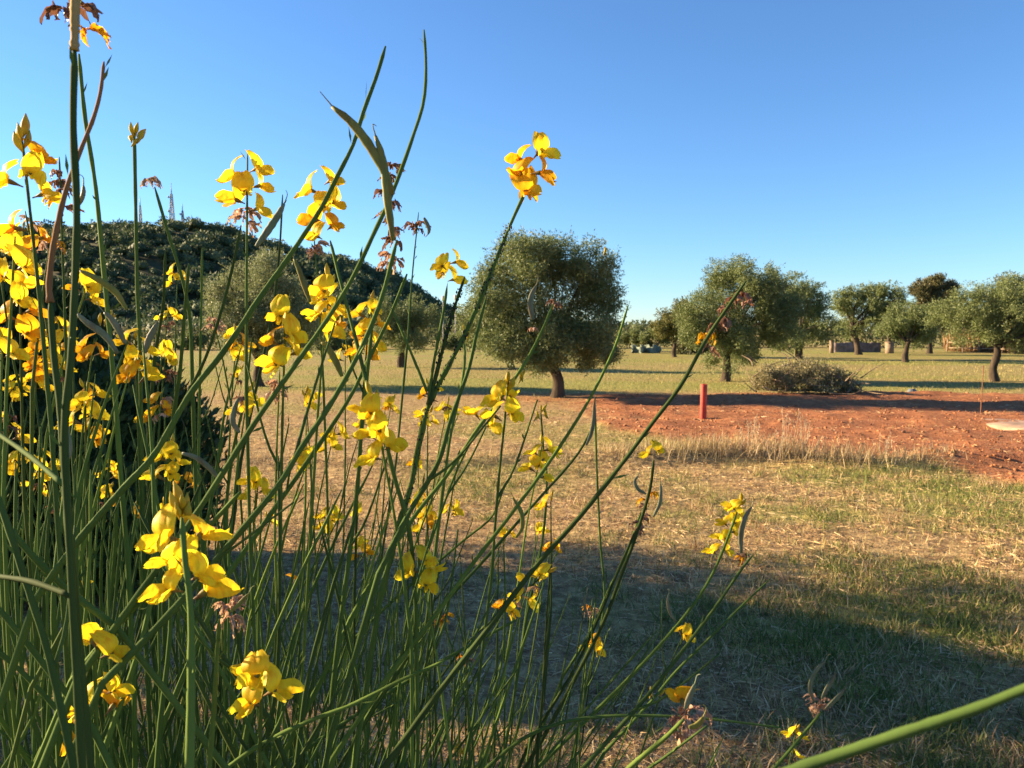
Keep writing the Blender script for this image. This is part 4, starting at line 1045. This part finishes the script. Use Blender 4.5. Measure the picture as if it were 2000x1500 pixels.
def pod(px_pts, d, wpx, mat='pod', tail=True):
    """flat curved seed pod through picture points, base first"""
    pts = resample([P(x, y, d) for x, y in px_pts], 16)
    u = np.linspace(0, 1, 16); wd = wpx/FPX*d/2*np.clip(np.sin(math.pi*(0.05+0.92*u))**0.45, 0.12, 1)*(1+0.07*np.sin(u*38))
    V, F = tube(pts, wd, 10)
    # flatten across the line of sight's depth axis
    cen = np.concatenate([np.repeat(pts, 10, 0), pts[:1], pts[-1:]]); off = V-cen
    off[:, 1] *= 0.42; V = cen+off
    g = Geo(); g.add(V, F)
    if tail:
        t = unit(pts[-1]-pts[-2]); e = pts[-1]+t*wpx/FPX*d*0.9+np.array([0, 0, 0.002]); e2 = e+unit(t+rb.normal(size=3)*0.8)*wpx/FPX*d*0.8
        g.add(*tube(resample([pts[-1]-t*0.001, e, e2], 7), np.linspace(0.00045, 0.0002, 7), 5))
    o = obj('seed_pod', g.mesh('seed_pod', [M[mat]], True, ROOT), broom)
    return o

# racemes read off the photograph, largest first
cluster(362, 1110, 84, 7, (-0.03, -1), buds=7, auto=False, spread=0.8, bias=0.45, old=0.2)
withered(445, 1185, 62, 4, (0.1, -1), 'withered_pale', auto=False)
cluster(190, 1275, 72, 2, (0, -1), buds=0, auto=False, old=0)
cluster(200, 1375, 66, 3, (0, -1), buds=0, auto=False, spread=1.4, old=0.2)
cluster(170, 1435, 58, 1, (0, -1), 'old', buds=0, auto=False)
cluster(512, 1345, 68, 4, (0.02, -1), buds=0, auto=False, bias=0.8, old=0.1)
cluster(52, 352, 74, 4, (0.05, -1), buds=5, bias=0.7)
cluster(62, 480, 52, 4, (-0.1, -1), 'old', buds=0, spread=1.5)
cluster(25, 545, 62, 5, (0.1, -1), buds=0, spread=1.2, bias=0.7)
cluster(40, 630, 52, 4, (0.1, -1), 'old', wither=0.5, buds=0)
cluster(4, 690, 58, 2, (0, -1), buds=1)
cluster(72, 722, 36, 8, (0.1, -1), buds=1, spread=0.9)
cluster(266, 712, 45, 7, (0.1, -1), buds=1, spread=0.9, wither=0.15)
cluster(165, 572, 44, 3, (0.3, -1), buds=0)
cluster(180, 692, 38, 3, (0.1, -1), 'old', buds=0)
cluster(167, 800, 46, 5, (0, -1), buds=1)
cluster(182, 850, 36, 3, (0.2, -1), buds=0, old=0.5)
cluster(18, 835, 40, 5, (0.1, -1), buds=0, wither=0.3)
cluster(75, 915, 42, 2, (0.3, -1), buds=0, bias=0.6)
cluster(35, 905, 32, 4, (0.1, -1), buds=0, wither=0.3)
cluster(310, 800, 38, 5, (0.15, -1), 'old', wither=0.6, buds=0, wst='withered_pale')
cluster(330, 912, 46, 5, (0.1, -1), buds=1, bias=0.6)
cluster(362, 945, 28, 3, (0.1, -1), 'old', buds=0)
cluster(483, 372, 56, 6, (0.05, -1), buds=0, old=0.3, spread=0.9)
withered(482, 420, 50, 4, (0.05, -1), 'withered_pale', auto=False)
cluster(632, 412, 52, 7, (-0.05, -1), buds=0, old=0.45, auto=False, spread=1.1)
withered(615, 485, 42, 3, (0, -1), 'withered_pale')
cluster(872, 530, 42, 4, (0.1, -1), buds=0, auto=False, old=0.2)
cluster(1030, 343, 55, 6, (0.3, -1), buds=0, auto=False, old=0.7, bias=0.2)
cluster(460, 680, 32, 5, (0.1, -1), buds=1)
cluster(556, 665, 58, 6, (0.1, -1), buds=0, spread=1.1, bias=0.6)
withered(545, 760, 44, 4, (0.05, -1), 'withered_pale')
cluster(638, 612, 52, 6, (0.1, -1), buds=2, bias=0.5)
cluster(718, 655, 44, 8, (0.1, -1), old=0.5, buds=1)
cluster(742, 850, 60, 6, (-0.15, -1), buds=2, bias=0.8, old=0.05)
cluster(988, 800, 54, 4, (0.1, -1), buds=3, bias=0.6, old=0)
cluster(940, 825, 46, 2, (0.5, -1), buds=0, bias=0.8, old=0)
cluster(480, 795, 42, 4, (0.15, -1), buds=1, wither=0.15)
cluster(598, 785, 30, 2, (0, -1), buds=2)
cluster(500, 955, 38, 4, (0.1, -1), buds=0, old=0.1)
cluster(598, 908, 42, 2, (0.4, -1), buds=0, old=0, bias=0.8)
cluster(648, 865, 32, 5, (0.2, -1), old=0.5, buds=0)
cluster(640, 1022, 32, 5, (0.25, -1), buds=0)
cluster(710, 1075, 30, 4, (-0.15, -1), old=0.5, buds=0)
cluster(700, 1000, 26, 1, (0.1, -1), buds=2)
cluster(835, 1022, 30, 4, (0.1, -1), buds=1, old=0.1)
cluster(824, 1122, 54, 4, (-0.2, -1), buds=0, old=0.1, bias=0.8)
withered(862, 1205, 36, 3, (-0.3, -1), 'petal_old')
cluster(1052, 905, 36, 6, (0.2, -1), buds=1, old=0.2)
cluster(1076, 990, 32, 1, (0, -1), buds=2, bias=1)
cluster(1052, 1037, 24, 2, (0.2, -1), buds=0)
cluster(1075, 1072, 24, 2, (0.2, -1), 'old', buds=0)
cluster(985, 1045, 24, 3, (0.4, -1), buds=0)
cluster(1279, 885, 30, 2, (-0.1, -1), buds=2, auto=False)
cluster(1421, 1040, 32, 9, (0.4, -1), buds=3, auto=False, spread=1.15)
cluster(1020, 1160, 40, 9, (0.75, -0.7), buds=1, wither=0.25, wst='withered_pale')
cluster(1162, 1265, 28, 4, (0.15, -1), buds=0, old=0.2)
cluster(1335, 1240, 28, 2, (0.4, -1), buds=0, old=0)
cluster(150, 1155, 34, 3, (0.2, -1), buds=0, old=0)
cluster(570, 1140, 26, 1, (0, -1), 'old', buds=0)
cluster(265, 1005, 34, 1, (0, -1), buds=1)
cluster(105, 990, 28, 3, (0, -1), wither=0.6, buds=0)
cluster(1552, 1440, 24, 2, (0.2, -1), buds=4)
cluster(1548, 1480, 24, 1, (0.2, -1), buds=1)
for q in range(24):
    if q < 13: cluster(rb.uniform(-10, 400), rb.uniform(470, 1010), rb.uniform(24, 36), rb.integers(3, 6), (rb.uniform(-0.1, 0.4), -1), wither=0.15, buds=1)
    else: cluster(rb.uniform(400, 900), rb.uniform(680, 1100), rb.uniform(22, 32), rb.integers(2, 5), (rb.uniform(-0.1, 0.4), -1), wither=0.15, buds=1)
withered(1333, 1405, 64, 5, (0.5, -0.8), 'withered_pale', auto=False)
cluster(1345, 1390, 62, 1, (0.5, -0.8), 'old', buds=0, auto=False)
withered(762, 395, 50, 7, (-0.05, -1), 'withered', auto=False, spread=1.6)
withered(765, 505, 50, 3, (0.1, -1), 'withered_pale', auto=False)
withered(815, 440, 36, 3, (0.1, -1), 'withered')
withered(290, 350, 44, 2, (0.1, -1), 'withered_pale', auto=False)
withered(118, 370, 46, 5, (0.05, -1), 'withered', spread=1.2)
withered(100, 470, 46, 3, (0.05, -1), 'withered_pale')
withered(1412, 620, 52, 7, (0.5, -0.8), 'withered', auto=False, spread=1.3)
withered(1258, 1000, 34, 6, (0.2, -1), 'withered', auto=False, spread=1.6)
withered(1042, 640, 30, 1, (0, -1), 'withered_pale', auto=False)
withered(1082, 590, 28, 2, (0.3, -1), 'withered', auto=False)
withered(1600, 1375, 36, 5, (0.4, -1), 'withered_pale', auto=False)
withered(1448, 1090, 30, 4, (0.3, -1), 'withered', auto=False)
withered(1155, 1190, 30, 3, (0.1, -1), 'withered_pale')
withered(908, 1290, 30, 3, (0, -1), 'withered')
withered(418, 630, 34, 4, (-0.2, -1), 'withered_pale')
withered(60, 430, 40, 2, (0, -1), 'withered_pale', auto=False)
withered(135, 15, 80, 2, (0, -1), 'withered', auto=False)
withered(152, 55, 80, 1, (0, -1), 'withered', auto=False)
for (x, y, s) in [(262, 262, 60), (256, 275, 60), (270, 270, 60), (200, 630, 44), (212, 615, 44), (910, 655, 44), (1012, 735, 44), (1020, 742, 44), (1057, 800, 34), (1050, 815, 34), (1066, 812, 34), (985, 1060, 28), (1180, 495, 30), (900, 1475, 44), (890, 1462, 44), (1290, 1355, 30), (1275, 1360, 30)]:
    d_ = 0.021*FPX/s
    for q in range(2):
        single('bud', BM[q], P(x+rb.normal()*3, y+rb.normal()*3, d_), np.array([rb.normal()*0.5, rb.normal()*0.5, 1.0]), np.array([0.3, 1, 0.2]), rb.uniform(0.7, 1.0))
# seed pods
pod([(768, 380), (748, 330), (715, 275), (682, 235), (648, 208)], 0.40, 19, 'pod')
pod([(768, 470), (758, 400), (752, 340), (745, 300), (733, 265)], 0.40, 17, 'pod')
pod([(500, 482), (520, 455), (540, 425), (555, 398)], 0.55, 15, 'pod_grey')
pod([(606, 590), (595, 560), (585, 530), (574, 505)], 0.55, 11, 'pod')
pod([(1041, 625), (1036, 600), (1038, 578), (1047, 558)], 0.62, 11, 'pod_grey')
pod([(1448, 1080), (1447, 1045), (1455, 1012), (1468, 990)], 0.62, 11, 'pod_grey')
pod([(668, 735), (655, 705), (640, 680), (628, 668)], 0.60, 14, 'pod')
pod([(248, 605), (225, 570), (190, 545), (155, 528)], 0.55, 13, 'pod')
pod([(245, 672), (232, 645), (215, 620), (203, 610)], 0.55, 13, 'pod_grey')
pod([(230, 690), (205, 655), (170, 630), (150, 612)], 0.52, 14, 'pod_grey')
pod([(283, 690), (290, 665), (300, 645), (308, 630)], 0.62, 14, 'pod_grey')
pod([(355, 885), (385, 895), (415, 920), (434, 945)], 0.45, 11, 'pod_grey')
pod([(468, 845), (455, 825), (458, 800), (466, 778)], 0.60, 12, 'pod_grey')
pod([(1590, 1370), (1582, 1345), (1590, 1315), (1612, 1290)], 0.62, 9, 'pod_grey')
pod([(1605, 1365), (1615, 1345), (1625, 1330), (1630, 1318)], 0.62, 9, 'pod_grey')
pod([(1612, 1385), (1628, 1370), (1642, 1355), (1650, 1345)], 0.62, 9, 'pod_grey')
pod([(1262, 965), (1246, 955), (1240, 940), (1246, 930)], 0.62, 7, 'pod_grey')
pod([(1276, 1010), (1288, 985), (1291, 960), (1290, 945)], 0.62, 7, 'pod_grey')
pod([(1320, 1215), (1308, 1195), (1304, 1175), (1306, 1162)], 0.62, 6, 'pod_grey')
pod([(1148, 1205), (1142, 1185), (1142, 1170), (1146, 1158)], 0.7, 6, 'pod_grey')
pod([(1338, 1385), (1345, 1365), (1352, 1350), (1358, 1335)], 0.45, 12, 'pod_grey')
pod([(1345, 1420), (1358, 1418), (1368, 1410), (1374, 1400)], 0.45, 13, 'pod')
pod([(1145, 870), (1155, 845), (1160, 815), (1161, 785)], 0.75, 8, 'pod_grey')
pod([(828, 425), (834, 437), (838, 448), (836, 458)], 0.55, 8, 'pod_grey')
pod([(155, 400), (160, 388), (163, 375), (163, 362)], 0.45, 10, 'pod_grey')
pod([(450, 1195), (465, 1182), (478, 1168), (488, 1158)], 0.44, 9, 'pod')
pod([(1008, 1050), (1020, 1030), (1018, 1000), (1002, 972)], 0.65, 9, 'pod')
pod([(128, 900), (136, 890), (137, 868), (135, 845)], 0.5, 9, 'pod_grey')

# the many other stems
def fill(n, x0, x1, y0, y1, d0, d1, lean0, lean1):
    for _ in range(n):
        x = rb.uniform(x0, x1); y = rb.uniform(y0, y1); d = rb.uniform(d0, d1)
        t = P(x, y, d); ln = rb.uniform(lean0, lean1)
        L = rb.uniform(0.18, 0.32)*d/0.6
        dirn = unit(np.array([-ln, rb.normal()*0.12, -1.0]))
        bow = np.array([rb.normal()*0.008, rb.normal()*0.008, 0])
        wt_ = rb.uniform(0.0021, 0.0033)
        stem([t, t+dirn*L*0.33+bow, t+dirn*L*0.66+bow*1.4, t+dirn*L], wt_*0.6, wt_*rb.uniform(1.0, 1.5), mat='stem' if rb.random() < 0.8 else 'stem_light', nseg=12)
fill(36, -60, 330, 640, 1000, 0.5, 1.0, -0.15, 0.25)
fill(22, 300, 640, 760, 1080, 0.55, 1.05, -0.1, 0.45)
fill(22, 560, 900, 880, 1200, 0.55, 1.1, -0.1, 0.5)
fill(26, 800, 1200, 1050, 1380, 0.6, 1.2, 0.0, 0.7)
fill(10, 1100, 1420, 1220, 1460, 0.7, 1.2, 0.3, 0.9)
fill(18, -60, 420, 980, 1350, 0.45, 0.9, -0.6, 0.5)
fill(14, 380, 900, 1200, 1450, 0.5, 0.9, -0.3, 0.8)

SG = Geo(); JOIN = True
fill(60, -60, 420, 820, 1200, 0.75, 1.25, -0.3, 0.4)
fill(60, 350, 800, 950, 1300, 0.75, 1.3, -0.25, 0.5)
fill(40, 700, 1150, 1150, 1450, 0.8, 1.35, -0.1, 0.7)
JOIN = False
o_ = obj('background_stem_mass', SG.mesh('background_stem_mass', [M['stem']], True, ROOT), broom); o_['kind'] = 'stuff'
g = Geo(); tg = Geo()
for full in STEMS:
    k0 = int(len(full)*0.62)
    for k in range(1, k0, 2):
        if rb.random() < 0.30 and np.linalg.norm(full[k]-CAMP) > 0.3:
            t_ = unit(full[k]-full[k+1]); dd = unit(np.cross(t_, rb.normal(size=3)))
            q = leaf_quads((full[k]+dd*0.0012)[None], (t_+dd*rb.uniform(0.25, 0.8))[None], rb.uniform(0.004, 0.011), rb.uniform(0.0012, 0.002), rb); g.add(*q)
    if rb.random() < 0.55 and len(full) > 12 and np.linalg.norm(full[:k0]-CAMP, axis=1).min() > 0.42 and full[k0//2][2] < 1.66:
        k = rb.integers(max(3, k0//2), k0); t_ = unit(full[k]-full[k+1]); dd = unit(np.cross(t_, rb.normal(size=3))*np.array([1, 0.5, 0.6]))
        L_ = rb.uniform(0.04, 0.11); e1 = full[k]+(t_+dd*0.5)*L_*0.35; e2 = full[k]+(t_+dd*0.38+np.array([0, 0, 0.1]))*L_
        cv = resample([full[k], e1, e2], 9)
        tg.add(*tube(cv, np.linspace(0.0011, 0.0006, 9), 6))
        for z in range(3):
            pp = cv[rb.integers(3, 9)]
            g.add(*leaf_quads(pp[None], (unit(e2-full[k])+rb.normal(size=3)*0.3)[None], 0.007, 0.0016, rb))
o_ = obj('scale_leaves', g.mesh('scale_leaves', [M['stem_light']], False, ROOT), broom); o_['kind'] = 'stuff'
o_ = obj('side_twigs', tg.mesh('side_twigs', [M['stem']], True, ROOT), broom); o_['kind'] = 'stuff'
# aphids crowding two of the stems
g = Geo()
for full, (a, b_), n_ in ((STEMS[13], (4, 44), 330), (STEMS[15], (2, 13), 90), (STEMS[22], (22, 44), 150)):
    for q in range(n_):
        k = rb.integers(a, min(b_, len(full)-2)); p = full[k]+(full[k+1]-full[k])*rb.random()
        dd = unit(rb.normal(size=3)); t_ = unit(full[k+1]-full[k]); dd = unit(dd-t_*np.dot(dd, t_))
        s_ = rb.uniform(0.0005, 0.0010)
        g.add(ov*s_*np.array([0.8, 0.8, 1.3])+p+dd*0.0021, of)
o_ = obj('aphids', g.mesh('aphids', [M['aphid']], True, ROOT), broom); o_['kind'] = 'stuff'; o_['label'] = 'tiny black aphids crowding the stem'
